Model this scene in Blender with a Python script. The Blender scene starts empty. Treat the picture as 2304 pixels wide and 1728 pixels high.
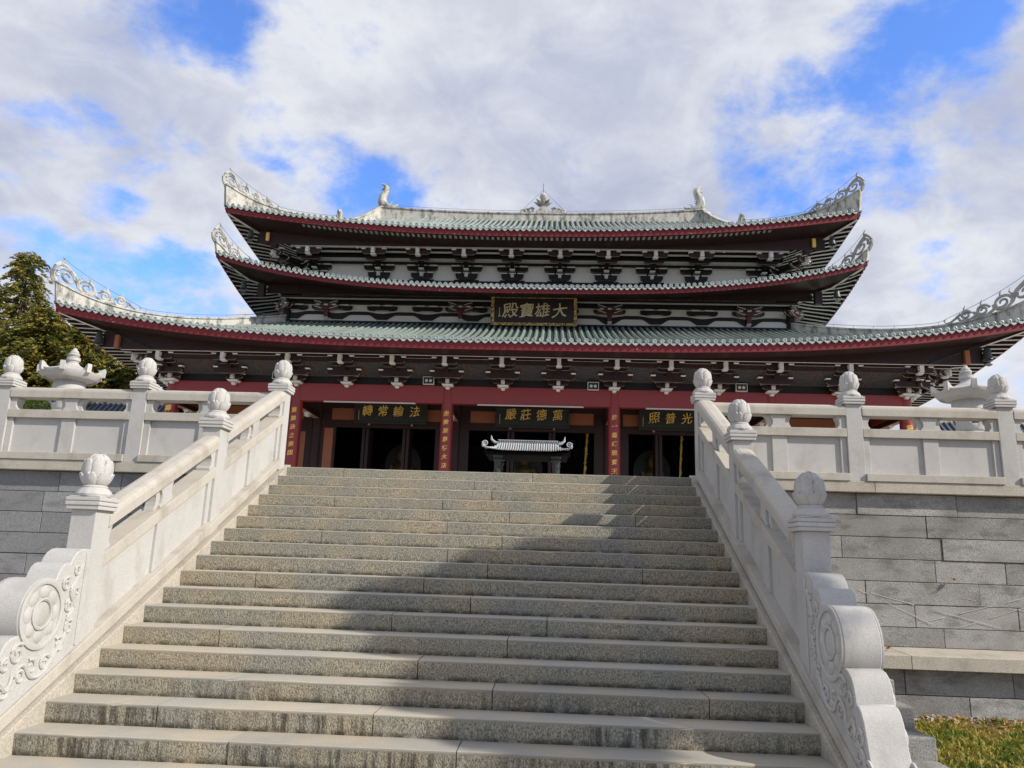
import bpy, bmesh, math, random
from math import sin, cos, pi, sqrt, exp
from mathutils import Vector, Matrix, noise as mnoise
R = math.radians
rnd = random.Random(11)
SC = bpy.context.scene
COL = SC.collection

# ------------------------------------------------------------------ camera
cam_d = bpy.data.cameras.new("camera")
cam = bpy.data.objects.new("camera", cam_d); COL.objects.link(cam)
ya, pi_, ro = -0.05112, 0.22275, 0.03224          # yaw, pitch, roll solved from the stairs
fw = Vector((sin(ya)*cos(pi_), cos(ya)*cos(pi_), sin(pi_)))
rt = Vector((cos(ya), -sin(ya), 0)); up = rt.cross(fw)
r2 = rt*cos(ro)+up*sin(ro); u2 = -rt*sin(ro)+up*cos(ro)
cam.matrix_world = Matrix(((r2.x,u2.x,-fw.x,0.847),(r2.y,u2.y,-fw.y,-5.533),(r2.z,u2.z,-fw.z,1.242),(0,0,0,1)))
cam_d.sensor_width = 36; cam_d.lens = 36*1752.2/2304
cam_d.clip_start = 0.05; cam_d.clip_end = 3000
SC.camera = cam

# ------------------------------------------------------------------ exposure
SC.view_settings.view_transform = 'Standard'; SC.view_settings.look = 'None'
SC.view_settings.exposure = 0.0; SC.view_settings.gamma = 1.0
SC.cycles.max_bounces = 6; SC.cycles.diffuse_bounces = 4

# ------------------------------------------------------------------ sun + sky
SUN = Vector((1.0, -0.42, 0.72)).normalized()
sd = bpy.data.lights.new("sun", 'SUN'); sd.energy = 5.0; sd.angle = R(0.53); sd.color = (1.0, 0.93, 0.82)
so = bpy.data.objects.new("sun", sd); COL.objects.link(so)
so.rotation_euler = SUN.to_track_quat('Z', 'Y').to_euler(); so.location = (30, -15, 25)

W = bpy.data.worlds.new("World"); SC.world = W; W.use_nodes = True

class NT:
    """tiny node helper"""
    def __init__(s, tree): s.t = tree; s.n = tree.nodes; s.l = tree.links
    def new(s, typ, **kw):
        n = s.n.new(typ)
        for k, v in kw.items():
            if k == 'ins':
                for a, b in v.items(): s.put(n.inputs[a], b)
            else: setattr(n, k, v)
        return n
    def put(s, sock, v):
        if hasattr(v, 'is_output') or isinstance(v, bpy.types.NodeSocket): s.l.new(v, sock)
        else:
            try: sock.default_value = v
            except Exception: sock.default_value = (*v, 1.0)
    def math(s, op, a, b=0.0, c=None, clamp=False):
        n = s.new('ShaderNodeMath', operation=op, use_clamp=clamp); s.put(n.inputs[0], a); s.put(n.inputs[1], b)
        if c is not None: s.put(n.inputs[2], c)
        return n.outputs[0]
    def vm(s, op, a, b=(0,0,0)):
        n = s.new('ShaderNodeVectorMath', operation=op); s.put(n.inputs[0], a); s.put(n.inputs[1], b); return n
    def mix(s, f, a, b, mode='MIX'):
        n = s.new('ShaderNodeMix', data_type='RGBA', blend_type=mode); s.put(n.inputs[0], f); s.put(n.inputs[6], a); s.put(n.inputs[7], b); return n.outputs[2]
    def sstep(s, v, a, b, lo=0.0, hi=1.0):
        n = s.new('ShaderNodeMapRange', interpolation_type='SMOOTHSTEP'); s.put(n.inputs[0], v)
        for i, q in zip((1,2,3,4), (a,b,lo,hi)): s.put(n.inputs[i], q)
        return n.outputs[0]
    def noise(s, vec, scale, detail=3.0, rough=0.55, dist=0.0):
        n = s.new('ShaderNodeTexNoise'); s.put(n.inputs['Vector'], vec); s.put(n.inputs['Scale'], scale)
        s.put(n.inputs['Detail'], detail); s.put(n.inputs['Roughness'], rough); s.put(n.inputs['Distortion'], dist)
        return n.outputs[0]

def build_world():
    q = NT(W.node_tree); q.n.clear()
    out = q.new('ShaderNodeOutputWorld'); bg = q.new('ShaderNodeBackground'); q.l.new(bg.outputs[0], out.inputs[0])
    bg.inputs[1].default_value = 0.10
    sky = q.new('ShaderNodeTexSky'); sky.sky_type = 'NISHITA'; sky.sun_disc = False
    sky.sun_elevation = math.asin(SUN.z); sky.sun_rotation = math.atan2(SUN.x, SUN.y)
    sky.altitude = 300; sky.air_density = 1.0; sky.dust_density = 0.4; sky.ozone_density = 2.5
    tc = q.new('ShaderNodeTexCoord'); d = tc.outputs['Generated']
    sx = q.new('ShaderNodeSeparateXYZ'); q.l.new(d, sx.inputs[0])
    den = q.math('ADD', q.math('MAXIMUM', sx.outputs[2], 0.0), 0.42)
    cb = q.new('ShaderNodeCombineXYZ')
    q.put(cb.inputs[0], q.math('DIVIDE', sx.outputs[0], den)); q.put(cb.inputs[1], q.math('DIVIDE', sx.outputs[1], den)); q.put(cb.inputs[2], q.math('MULTIPLY', sx.outputs[2], 0.8))
    p = cb.outputs[0]
    n1 = q.noise(p, 3.1, 7.0, 0.56, 0.25)
    n1b = q.noise(p, 10.0, 8.0, 0.62, 0.15)
    # clear gaps between the clouds: direction, half width, half height, strength
    holes = [((-0.362,0.74,0.566),0.075,0.055,.9),((-0.511,0.741,0.435),0.075,0.030,.9),((-0.45,0.75,0.45),0.05,0.022,.6),((-0.481,0.782,0.396),0.05,0.02,.6),((-0.348,0.819,0.456),0.04,0.02,.6),
      ((-0.432,0.848,0.307),0.16,0.045,1.0),((-0.209,0.87,0.447),0.07,0.04,1.0),((0.034,0.871,0.49),0.055,0.017,.75),((0.382,0.751,0.539),0.085,0.065,1.0),
      ((0.321,0.842,0.434),0.10,0.06,.95),((0.246,0.854,0.458),0.055,0.05,.7),((0.431,0.839,0.333),0.04,0.02,.7),((0.36,0.872,0.311),0.055,0.018,.5),
      ((0.43,0.71,0.558),0.05,0.02,.6),((0.264,0.814,0.518),0.05,0.045,.6),((0.353,0.73,0.585),0.06,0.03,.7),((-0.56,0.771,0.303),0.07,0.03,.7),((-0.356,0.893,0.276),0.05,0.04,.9),((0.134,0.822,0.553),0.07,0.022,.35),
      ((-0.60,0.68,0.42),0.05,0.05,.5)]
    wob = q.vm('SCALE', q.new('ShaderNodeTexNoise', ins={'Vector': p, 'Scale': 5.0, 'Detail': 6.0}).outputs[1]); wob.inputs['Scale'].default_value = 0.17
    dw = q.vm('ADD', q.vm('SUBTRACT', d, (0.08,0.08,0.08)).outputs[0], wob.outputs[0]).outputs[0]
    acc = None
    for c, a, b, s in holes:
        v = q.vm('MULTIPLY', q.vm('SUBTRACT', dw, c).outputs[0], (1.02/a, 0.0, 1.02/b)).outputs[0]
        ln = q.vm('LENGTH', v).outputs[1]
        g = q.sstep(ln, 0.25, 1.7, s, 0.0)
        acc = g if acc is None else q.math('MAXIMUM', acc, g)
    v = q.math('ADD', n1, q.math('MULTIPLY_ADD', n1b, 0.60, -0.19))
    v = q.math('SUBTRACT', v, q.math('MULTIPLY', acc, 0.25))
    cov = q.sstep(v, 0.27, 0.55)
    # the cloud bank lies ahead; behind, unseen haze is added as fill light
    cov = q.math('MULTIPLY', cov, q.sstep(sx.outputs[1], -0.1, 0.45, 0.8, 1.0))
    n2 = q.noise(p, 2.3, 4.0, 0.5, 0.2); n3 = q.noise(p, 9.0, 8.0, 0.62, 0.6)
    thick = q.sstep(v, 0.52, 0.80)                    # thin sunlit edges are white, thick bellies grey
    tone = q.sstep(q.math('ADD', q.math('MULTIPLY', n2, 0.6), q.math('MULTIPLY', n3, 0.4)), 0.34, 0.64)
    ccol = q.mix(tone, (4.7,5.15,6.8,1), (8.1,8.3,8.8,1))
    ccol = q.mix(q.math('MULTIPLY', thick, 0.55), ccol, (4.9,5.25,6.6,1))
    ahead = q.sstep(sx.outputs[1], -0.1, 0.45)
    ccol = q.mix(ahead, (6.1,5.9,5.5,1), ccol)
    blue = q.mix(1.0, sky.outputs[0], (1.6,2.12,3.15,1), 'MULTIPLY')
    low = q.sstep(sx.outputs[2], -0.05, 0.0)
    col = q.mix(cov, blue, ccol)
    col = q.mix(low, (1.6,1.6,1.5,1), col)
    q.l.new(col, bg.inputs[0])
build_world()

# ------------------------------------------------------------------ materials
def base_mat(name):
    m = bpy.data.materials.new(name); m.use_nodes = True
    q = NT(m.node_tree); b = q.n['Principled BSDF']
    geo = q.new('ShaderNodeNewGeometry'); return m, q, b, geo
def rgb(c): return (c[0], c[1], c[2], 1.0)
def sc(c, k): return (c[0]*k, c[1]*k, c[2]*k)

def paint(name, c, rough=0.55, var=0.25, scale=3.0, bump=0.0, spec=0.4, chip=None, metal=0.0):
    m, q, b, g = base_mat(name)
    n = q.noise(g.outputs[0], scale, 4.0)
    col = q.mix(n, rgb(sc(c, 1-var)), rgb(sc(c, 1+var)))
    ri = q.math('MULTIPLY_ADD', g.outputs['Random Per Island'], 0.3, 0.85)
    cc = q.new('ShaderNodeCombineColor'); [q.put(cc.inputs[i], ri) for i in range(3)]
    col = q.mix(1.0, col, cc.outputs[0], 'MULTIPLY')
    if chip:
        k = q.sstep(q.noise(g.outputs[0], 5.0, 6.0, 0.7), 0.655, 0.67); col = q.mix(k, col, rgb(chip))
    q.put(b.inputs['Base Color'], col); b.inputs['Roughness'].default_value = rough
    b.inputs['Specular IOR Level'].default_value = spec; b.inputs['Metallic'].default_value = metal
    if bump:
        bn = q.new('ShaderNodeBump'); bn.inputs['Strength'].default_value = bump; bn.inputs['Distance'].default_value = 0.02
        q.put(bn.inputs['Height'], q.noise(g.outputs[0], scale*6, 4.0)); q.l.new(bn.outputs[0], b.inputs['Normal'])
    return m

def stone(name, c, speck=0.25, spscale=55.0, stain=(0.2,0.18,0.14), stain_amt=0.35, st_lo=0.52, st_hi=0.75, bump=0.25, stretch=(1,1,1), island=0.12, rough=0.8, warm=None, mott=0.35):
    m, q, b, g = base_mat(name)
    P = g.outputs[0]
    sp = q.noise(P, spscale, 2.0, 0.6)
    k = q.sstep(sp, 0.3, 0.7)
    col = q.mix(k, rgb(sc(c, 1-speck)), rgb(sc(c, 1+speck*0.6)))
    md = q.noise(P, 2.2, 4.0)
    col = q.mix(q.math('MULTIPLY', q.sstep(md, 0.35, 0.7), mott), col, rgb(warm if warm else sc(c, 0.82)))
    ps = q.vm('MULTIPLY', P, stretch).outputs[0]
    st = q.sstep(q.noise(ps, 3.0, 6.0, 0.65, 0.2), st_lo, st_hi)
    col = q.mix(q.math('MULTIPLY', st, stain_amt), col, rgb(stain))
    ri = q.math('MULTIPLY_ADD', g.outputs['Random Per Island'], island*2, 1-island)
    cc = q.new('ShaderNodeCombineColor'); [q.put(cc.inputs[i], ri) for i in range(3)]
    col = q.mix(1.0, col, cc.outputs[0], 'MULTIPLY')
    q.put(b.inputs['Base Color'], col); b.inputs['Roughness'].default_value = rough
    b.inputs['Specular IOR Level'].default_value = 0.3
    if bump:
        bn = q.new('ShaderNodeBump'); bn.inputs['Strength'].default_value = bump; bn.inputs['Distance'].default_value = 0.01
        q.put(bn.inputs['Height'], sp); q.l.new(bn.outputs[0], b.inputs['Normal'])
    return m

def step_stone():
    m, q, b, g = base_mat('step granite')
    P = g.outputs[0]
    s = q.new('ShaderNodeSeparateXYZ'); q.l.new(P, s.inputs[0])
    nz = q.new('ShaderNodeSeparateXYZ'); q.l.new(g.outputs['True Normal'], nz.inputs[0])
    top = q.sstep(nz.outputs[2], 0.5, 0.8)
    h = q.math('FRACT', q.math('DIVIDE', q.math('ADD', s.outputs[2], 3.0), 0.15))    # height inside one riser
    band = q.sstep(h, 0.86, 0.88)                                                     # sawn edge of the tread slab
    smooth = q.math('MAXIMUM', top, band)
    vs = q.vm('MULTIPLY', P, (1.0, 1.0, 0.62)).outputs[0]
    sp = q.noise(vs, 105.0, 3.0, 0.7)
    k = q.sstep(sp, 0.30, 0.70)
    rough_c = q.mix(k, (0.14,0.128,0.098,1), (0.51,0.475,0.385,1))
    fine = q.noise(P, 140.0, 2.0)
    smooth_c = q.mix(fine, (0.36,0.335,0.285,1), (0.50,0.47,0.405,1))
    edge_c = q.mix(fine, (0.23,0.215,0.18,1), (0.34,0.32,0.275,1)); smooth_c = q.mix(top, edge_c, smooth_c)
    md = q.noise(P, 1.6, 4.0)
    tint = q.mix(q.sstep(md, 0.35, 0.68), (0.84,0.87,0.90,1), (1.06,0.99,0.89,1))
    col = q.mix(smooth, rough_c, smooth_c)
    col = q.mix(1.0, col, tint, 'MULTIPLY')
    # moss and dirt gathered at the foot of each riser
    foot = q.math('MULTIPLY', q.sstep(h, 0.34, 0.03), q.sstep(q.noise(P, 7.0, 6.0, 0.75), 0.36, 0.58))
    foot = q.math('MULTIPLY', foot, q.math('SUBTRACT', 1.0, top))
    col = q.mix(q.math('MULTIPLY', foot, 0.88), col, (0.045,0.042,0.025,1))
    # rusty warm wash
    rust = q.math('MULTIPLY', q.sstep(q.noise(P, 2.6, 5.0, 0.6), 0.55, 0.8), 0.22)
    col = q.mix(rust, col, (0.36,0.25,0.13,1))
    # dark vertical water streaks on the lowest treads
    vz = q.vm('MULTIPLY', P, (9.0, 2.0, 1.1)).outputs[0]
    stk = q.sstep(q.noise(vz, 1.6, 5.0, 0.7), 0.45, 0.60)
    lowm = q.math('MULTIPLY', q.sstep(s.outputs[2], 0.36, 0.06), q.math('SUBTRACT', 1.0, smooth))
    big = q.sstep(q.noise(P, 1.1, 3.0), 0.40, 0.58)
    col = q.mix(q.math('MULTIPLY', q.math('MULTIPLY', stk, lowm), q.math('MULTIPLY', big, 0.8)), col, (0.035,0.03,0.025,1))
    ri = q.math('MULTIPLY_ADD', g.outputs['Random Per Island'], 0.22, 0.88)
    cc = q.new('ShaderNodeCombineColor'); [q.put(cc.inputs[i], ri) for i in range(3)]
    col = q.mix(1.0, col, cc.outputs[0], 'MULTIPLY')
    q.put(b.inputs['Base Color'], col); b.inputs['Roughness'].default_value = 0.85; b.inputs['Specular IOR Level'].default_value = 0.25
    bn = q.new('ShaderNodeBump'); bn.inputs['Distance'].default_value = 0.012
    q.put(bn.inputs['Strength'], q.math('MULTIPLY_ADD', smooth, -0.75, 0.9)); q.put(bn.inputs['Height'], sp); q.l.new(bn.outputs[0], b.inputs['Normal'])
    return m

def leafmat(name, cols, trans=0.25, rnd_amt=0.55, bscale=0.9):
    m, q, b, g = base_mat(name)
    ramp = q.new('ShaderNodeValToRGB'); ramp.color_ramp.interpolation = 'LINEAR'
    el = ramp.color_ramp.elements
    el[0].color = rgb(cols[0]); el[-1].color = rgb(cols[-1])
    for i, c in enumerate(cols[1:-1]): e = el.new((i+1)/(len(cols)-1)); e.color = rgb(c)
    big = q.noise(g.outputs[0], bscale, 3.0)
    f = q.math('ADD', q.math('MULTIPLY', g.outputs['Random Per Island'], rnd_amt), q.sstep(big, 0.3, 0.7, 0.0, 1-rnd_amt))
    q.put(ramp.inputs[0], f)
    q.put(b.inputs['Base Color'], ramp.outputs[0]); b.inputs['Roughness'].default_value = 0.6; b.inputs['Specular IOR Level'].default_value = 0.25
    tr = q.new('ShaderNodeBsdfTranslucent'); q.put(tr.inputs[0], ramp.outputs[0])
    mx = q.new('ShaderNodeMixShader'); mx.inputs[0].default_value = trans
    q.l.new(b.outputs[0], mx.inputs[1]); q.l.new(tr.outputs[0], mx.inputs[2])
    q.l.new(mx.outputs[0], q.n['Material Output'].inputs[0])
    return m

def carved(name, c, dark, scale):
    """gilded openwork border: gold ridges over a dark ground"""
    m, q, b, g = base_mat(name)
    n = q.noise(g.outputs[0], scale, 3.0, 0.6, 1.5)
    k = q.sstep(q.math('ABSOLUTE', q.math('SUBTRACT', n, 0.5)), 0.075, 0.045)
    q.put(b.inputs['Base Color'], q.mix(k, rgb(dark), rgb(c))); b.inputs['Roughness'].default_value = 0.4
    bn = q.new('ShaderNodeBump'); bn.inputs['Strength'].default_value = 0.8; bn.inputs['Distance'].default_value = 0.03
    q.put(bn.inputs['Height'], k); q.l.new(bn.outputs[0], b.inputs['Normal'])
    return m

def ceiling_paint():
    """coffered porch ceiling: grey blue panels with ring outlines and brown ribs"""
    m, q, b, g = base_mat('painted ceiling')
    s = q.new('ShaderNodeSeparateXYZ'); q.l.new(g.outputs[0], s.inputs[0])
    fx = q.math('SUBTRACT', q.math('FRACT', q.math('DIVIDE', q.math('ADD', s.outputs[0], 100.55), 1.1)), 0.5)
    fy = q.math('SUBTRACT', q.math('FRACT', q.math('DIVIDE', q.math('SUBTRACT', s.outputs[1], 25.25), 0.72)), 0.5)
    rad = q.math('SQRT', q.math('ADD', q.math('POWER', q.math('MULTIPLY', fx, 1.25), 2.0), q.math('POWER', q.math('MULTIPLY', fy, 1.6), 2.0)))
    ring = q.math('SUBTRACT', q.sstep(rad, 0.36, 0.38), q.sstep(rad, 0.43, 0.45))
    ring2 = q.math('SUBTRACT', q.sstep(rad, 0.20, 0.22), q.sstep(rad, 0.25, 0.27))
    col = q.mix(q.noise(g.outputs[0], 6.0), (0.04,0.046,0.048,1), (0.09,0.092,0.09,1))
    col = q.mix(q.math('MAXIMUM', ring, ring2), col, (0.03,0.035,0.045,1))
    rib = q.math('MAXIMUM', q.sstep(q.math('ABSOLUTE', fx), 0.455, 0.46), q.sstep(q.math('ABSOLUTE', fy), 0.46, 0.465))
    col = q.mix(rib, col, (0.10,0.042,0.022,1))
    q.put(b.inputs['Base Color'], col); b.inputs['Roughness'].default_value = 0.6
    return m

M = {}
M['white'] = stone('pale carved granite', (0.50,0.488,0.465), 0.13, 110.0, (0.27,0.25,0.20), 0.42, 0.47, 0.74, 0.16, (1,1,0.6), 0.05)
M['rail'] = stone('tan rail granite', (0.50,0.465,0.405), 0.13, 110.0, (0.25,0.22,0.165), 0.5, 0.45, 0.72, 0.16, (1,1,0.8), 0.06)
M['step'] = step_stone()
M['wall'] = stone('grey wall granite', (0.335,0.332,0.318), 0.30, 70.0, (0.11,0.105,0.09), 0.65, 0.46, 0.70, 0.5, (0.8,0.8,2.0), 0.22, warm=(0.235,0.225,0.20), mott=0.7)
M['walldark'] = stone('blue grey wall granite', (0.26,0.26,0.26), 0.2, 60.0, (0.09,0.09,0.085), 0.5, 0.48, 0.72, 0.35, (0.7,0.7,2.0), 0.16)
M['coping'] = stone('buff coping granite', (0.47,0.43,0.36), 0.22, 65.0, (0.20,0.18,0.13), 0.5, 0.46, 0.75, 0.25, (1,1,1), 0.08)
M['joint'] = paint('joint mortar', (0.06,0.055,0.05), 0.9)
M['paving'] = stone('paving granite', (0.42,0.40,0.36), 0.15, 40.0)
M['tile'] = paint('celadon glazed tile', (0.25,0.305,0.278), 0.27, 0.22, 2.5, 0.0, 0.55)
M['pan'] = paint('dark green pan tile', (0.030,0.050,0.043), 0.85, 0.35, 5.0, 0.0, 0.15)  # pan tiles are darker than the barrel rows
M['cap'] = paint('glazed eave end', (0.34,0.385,0.365), 0.3, 0.2, 9.0, 0.15, 0.5)
M['red'] = paint('weathered red fascia', (0.185,0.018,0.022), 0.5, 0.3, 2.0, 0.0, 0.4, chip=(0.45,0.30,0.24))
M['darkred'] = paint('old dark red timber', (0.11,0.022,0.02), 0.5, 0.2, 2.0)
M['beam'] = paint('red lacquer', (0.30,0.034,0.034), 0.38, 0.08, 0.7, 0.0, 0.5)
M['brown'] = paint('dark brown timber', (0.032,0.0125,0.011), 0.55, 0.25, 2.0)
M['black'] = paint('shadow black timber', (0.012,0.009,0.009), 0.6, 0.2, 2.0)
M['trim'] = paint('white painted trim', (0.72,0.70,0.66), 0.6, 0.1, 4.0)
M['plaster'] = paint('white wall plaster', (0.74,0.74,0.71), 0.75, 0.04, 1.0)
M['ridge'] = stone('weathered ridge plaster', (0.56,0.545,0.49), 0.14, 20.0, (0.085,0.085,0.08), 0.85, 0.42, 0.68, 0.2, (1.2,1.2,0.5), 0.03)
M['scroll'] = stone('shaded grey scroll', (0.40,0.39,0.37), 0.12, 25.0, (0.12,0.12,0.12), 0.5, 0.5, 0.75, 0.1)  # grey holds the right scrolls' shade; also colours the rafter ends
M['orange'] = paint('orange brown panel', (0.36,0.125,0.06), 0.5, 0.12, 1.5)
M['salmon'] = paint('salmon beam end', (0.52,0.27,0.20), 0.55, 0.1, 2.0)
M['strip'] = paint('pale strip housing', (0.75,0.62,0.56), 0.5, 0.05, 4.0)
M['gold'] = paint('gilt lettering', (0.95,0.62,0.13), 0.35, 0.15, 8.0, 0.0, 0.6)
M['palegold'] = paint('pale gilt lettering', (0.78,0.66,0.38), 0.4, 0.15, 8.0)
M['frame'] = carved('carved gilt border', (0.95,0.68,0.20), (0.03,0.018,0.012), 9.0)
M['board'] = paint('dark plaque board', (0.020,0.010,0.010), 0.5, 0.3, 3.0)
M['boardgreen'] = paint('black green plaque board', (0.018,0.022,0.020), 0.4, 0.2, 3.0)
M['ceiling'] = ceiling_paint()
M['mattblack'] = paint('matt black bronze', (0.007,0.007,0.007), 0.9, 0.2, 5.0, 0.0, 0.08)  # near black, matt burner roof
M['iron'] = paint('dark iron', (0.03,0.03,0.032), 0.5, 0.2, 5.0, 0.0, 0.5)
M['steel'] = paint('grey wire', (0.22,0.23,0.25), 0.5, 0.1, 5.0)
M['lamp'] = paint('lamp reflector', (0.75,0.74,0.62), 0.3, 0.05, 9.0)
M['bronze'] = paint('dark bronze', (0.05,0.055,0.055), 0.45, 0.3, 6.0, 0.2, 0.6)
M['silver'] = paint('silvered burner roof', (0.42,0.43,0.44), 0.35, 0.2, 6.0, 0.0, 0.6)
M['greytile'] = paint('slate blue roof tile', (0.075,0.095,0.125), 0.4, 0.3, 3.0)
M['bark'] = paint('conifer bark', (0.14,0.075,0.045), 0.9, 0.4, 8.0, 0.6)
M['soil'] = stone('brown earth', (0.16,0.11,0.065), 0.4, 30.0)
M['conifer'] = leafmat('conifer foliage', [(0.024,0.046,0.016),(0.065,0.09,0.022),(0.17,0.17,0.036),(0.33,0.26,0.05),(0.30,0.17,0.05)])
M['darkfir'] = leafmat('dark conifer foliage', [(0.02,0.04,0.018),(0.045,0.075,0.025),(0.09,0.12,0.032),(0.17,0.16,0.042)])
M['leaf'] = leafmat('broad leaf', [(0.03,0.07,0.015),(0.06,0.13,0.02),(0.10,0.18,0.03)])
M['shrub'] = leafmat('yellow green shrub', [(0.10,0.16,0.02),(0.20,0.28,0.03),(0.30,0.36,0.05)])
M['grass'] = leafmat('autumn grass', [(0.05,0.11,0.02),(0.16,0.21,0.03),(0.38,0.31,0.06),(0.50,0.33,0.10)], 0.3, 0.42, 3.2)
M['dryleaf'] = paint('dry leaf', (0.35,0.17,0.05), 0.7, 0.4, 20.0)
M['buddha'] = paint('aged gilt statue', (0.30,0.20,0.07), 0.35, 0.3, 4.0, 0.0, 0.6)

# ------------------------------------------------------------------ mesh builder
class MB:
    def __init__(s): s.v = []; s.f = []; s.m = []
    def add(s, vs, fs, mat=0):
        o = len(s.v); s.v += [tuple(v) for v in vs]
        for f in fs: s.f.append(tuple(i+o for i in f)); s.m.append(mat)
    def box(s, x0, x1, y0, y1, z0, z1, mat=0):
        s.add([(x0,y0,z0),(x1,y0,z0),(x1,y1,z0),(x0,y1,z0),(x0,y0,z1),(x1,y0,z1),(x1,y1,z1),(x0,y1,z1)],
              [(0,3,2,1),(4,5,6,7),(0,1,5,4),(1,2,6,5),(2,3,7,6),(3,0,4,7)], mat)
    def prism(s, poly, axis, a, b, mat=0, under=None):
        """poly of 2-D points extruded along an axis; faces turned downwards may take another material"""
        P = {'x': lambda p, t: (t, p[0], p[1]), 'y': lambda p, t: (p[0], t, p[1]), 'z': lambda p, t: (p[0], p[1], t)}[axis]
        n = len(poly)
        area = sum(poly[i][0]*poly[(i+1) % n][1]-poly[(i+1) % n][0]*poly[i][1] for i in range(n))
        if area < 0: poly = poly[::-1]
        s.add([P(p, a) for p in poly]+[P(p, b) for p in poly], [tuple(range(n)), tuple(range(2*n-1, n-1, -1))], mat)
        o = len(s.v)-2*n
        for i in range(n):
            j = (i+1) % n
            mm = mat
            if under is not None and axis in 'xy':
                dx, dz = poly[j][0]-poly[i][0], poly[j][1]-poly[i][1]
                if dx > 0 and -dx/ sqrt(dx*dx+dz*dz+1e-12) < -0.35: mm = under
            s.f.append((o+i, o+j, o+n+j, o+n+i)); s.m.append(mm)
    def lathe(s, prof, n=24, c=(0,0,0), mat=0, disp=None):
        vs = []
        for k, (r, z) in enumerate(prof):
            for i in range(n):
                a = 2*pi*i/n; rr = r + (disp(a, k) if disp else 0)
                vs.append((c[0]+rr*cos(a), c[1]+rr*sin(a), c[2]+z))
        fs = []
        for k in range(len(prof)-1):
            for i in range(n):
                j = (i+1) % n; fs.append((k*n+i, k*n+j, (k+1)*n+j, (k+1)*n+i))
        fs.append(tuple(range(n-1, -1, -1))); fs.append(tuple((len(prof)-1)*n+i for i in range(n)))
        s.add(vs, fs, mat)
    def tube(s, pts, r, n=6, mat=0, ref=(0.13,0.21,0.97), flat=1.0):
        pts = [Vector(p) for p in pts]; rs = r if isinstance(r, (list, tuple)) else [r]*len(pts)
        vs = []; ref = Vector(ref)
        for k, p in enumerate(pts):
            t = (pts[min(k+1, len(pts)-1)]-pts[max(k-1, 0)])
            if t.length < 1e-9: t = Vector((0,0,1))
            t.normalize()
            a = t.cross(ref)
            if a.length < 1e-3: a = t.cross(Vector((1,0,0)))
            a.normalize(); b = t.cross(a)
            for i in range(n):
                an = 2*pi*i/n; vs.append(p+a*cos(an)*rs[k]+b*sin(an)*rs[k]*flat)
        fs = [(k*n+i, k*n+(i+1) % n, (k+1)*n+(i+1) % n, (k+1)*n+i) for k in range(len(pts)-1) for i in range(n)]
        fs.append(tuple(range(n-1, -1, -1))); fs.append(tuple((len(pts)-1)*n+i for i in range(n)))
        s.add(vs, fs, mat)
    def grid(s, fn, nu, nv, mat=0):
        s.add([fn(i/nu, j/nv) for j in range(nv+1) for i in range(nu+1)],
              [(j*(nu+1)+i, j*(nu+1)+i+1, (j+1)*(nu+1)+i+1, (j+1)*(nu+1)+i) for j in range(nv) for i in range(nu)], mat)
    def map(s, fn): s.v = [tuple(fn(Vector(v))) for v in s.v]; return s
    def mesh(s, name, mats, smooth=False, recalc=True):
        me = bpy.data.meshes.new(name); me.from_pydata(s.v, [], s.f)
        for mt in (mats if isinstance(mats, (list, tuple)) else [mats]): me.materials.append(M[mt])
        me.polygons.foreach_set('material_index', s.m)
        if recalc and len(s.f) < 60000:
            bm = bmesh.new(); bm.from_mesh(me); bmesh.ops.recalc_face_normals(bm, faces=bm.faces); bm.to_mesh(me); bm.free()
        if smooth:
            me.polygons.foreach_set('use_smooth', [True]*len(me.polygons)); me.set_sharp_from_angle(angle=R(38))
        me.update(); return me
    def build(s, name, mats, parent=None, smooth=False, bevel=0.0, recalc=True):
        return link(name, s.mesh(name, mats, smooth, recalc), parent, bevel)

def link(name, me, parent=None, bevel=0.0, mw=None):
    o = bpy.data.objects.new(name, me); COL.objects.link(o)
    if parent:
        o.parent = parent
        if parent.type == 'EMPTY' and parent.name not in LOCAL: o.matrix_parent_inverse = Matrix.Translation(-parent.location)
    if mw is not None: o.matrix_basis = mw
    if bevel:
        b = o.modifiers.new('bevel', 'BEVEL'); b.width = bevel; b.segments = 2; b.limit_method = 'ANGLE'; b.angle_limit = R(40)
    return o
LOCAL = set()
def empty(name, loc=(0,0,0), local=False):
    """a thing's base; with local=True its parts are built around (0,0,0)"""
    o = bpy.data.objects.new(name, None); COL.objects.link(o); o.location = loc; o.empty_display_size = 0.3
    if local: LOCAL.add(o.name)
    return o
def tag(o, label, cat, group=None):
    o['label'] = label; o['category'] = cat
    if group: o['group'] = group
    return o
def struct(o, kind='structure'): o['kind'] = kind; return o
def sstep(a, b, x):
    t = min(1, max(0, (x-a)/(b-a))); return t*t*(3-2*t)

# ================================================================== SETTING
SL = 0.15/0.313                                     # slope of the stairs
def nose(y): return SL*y                            # nosing line (first visible tread: y=0, z=0)

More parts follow.
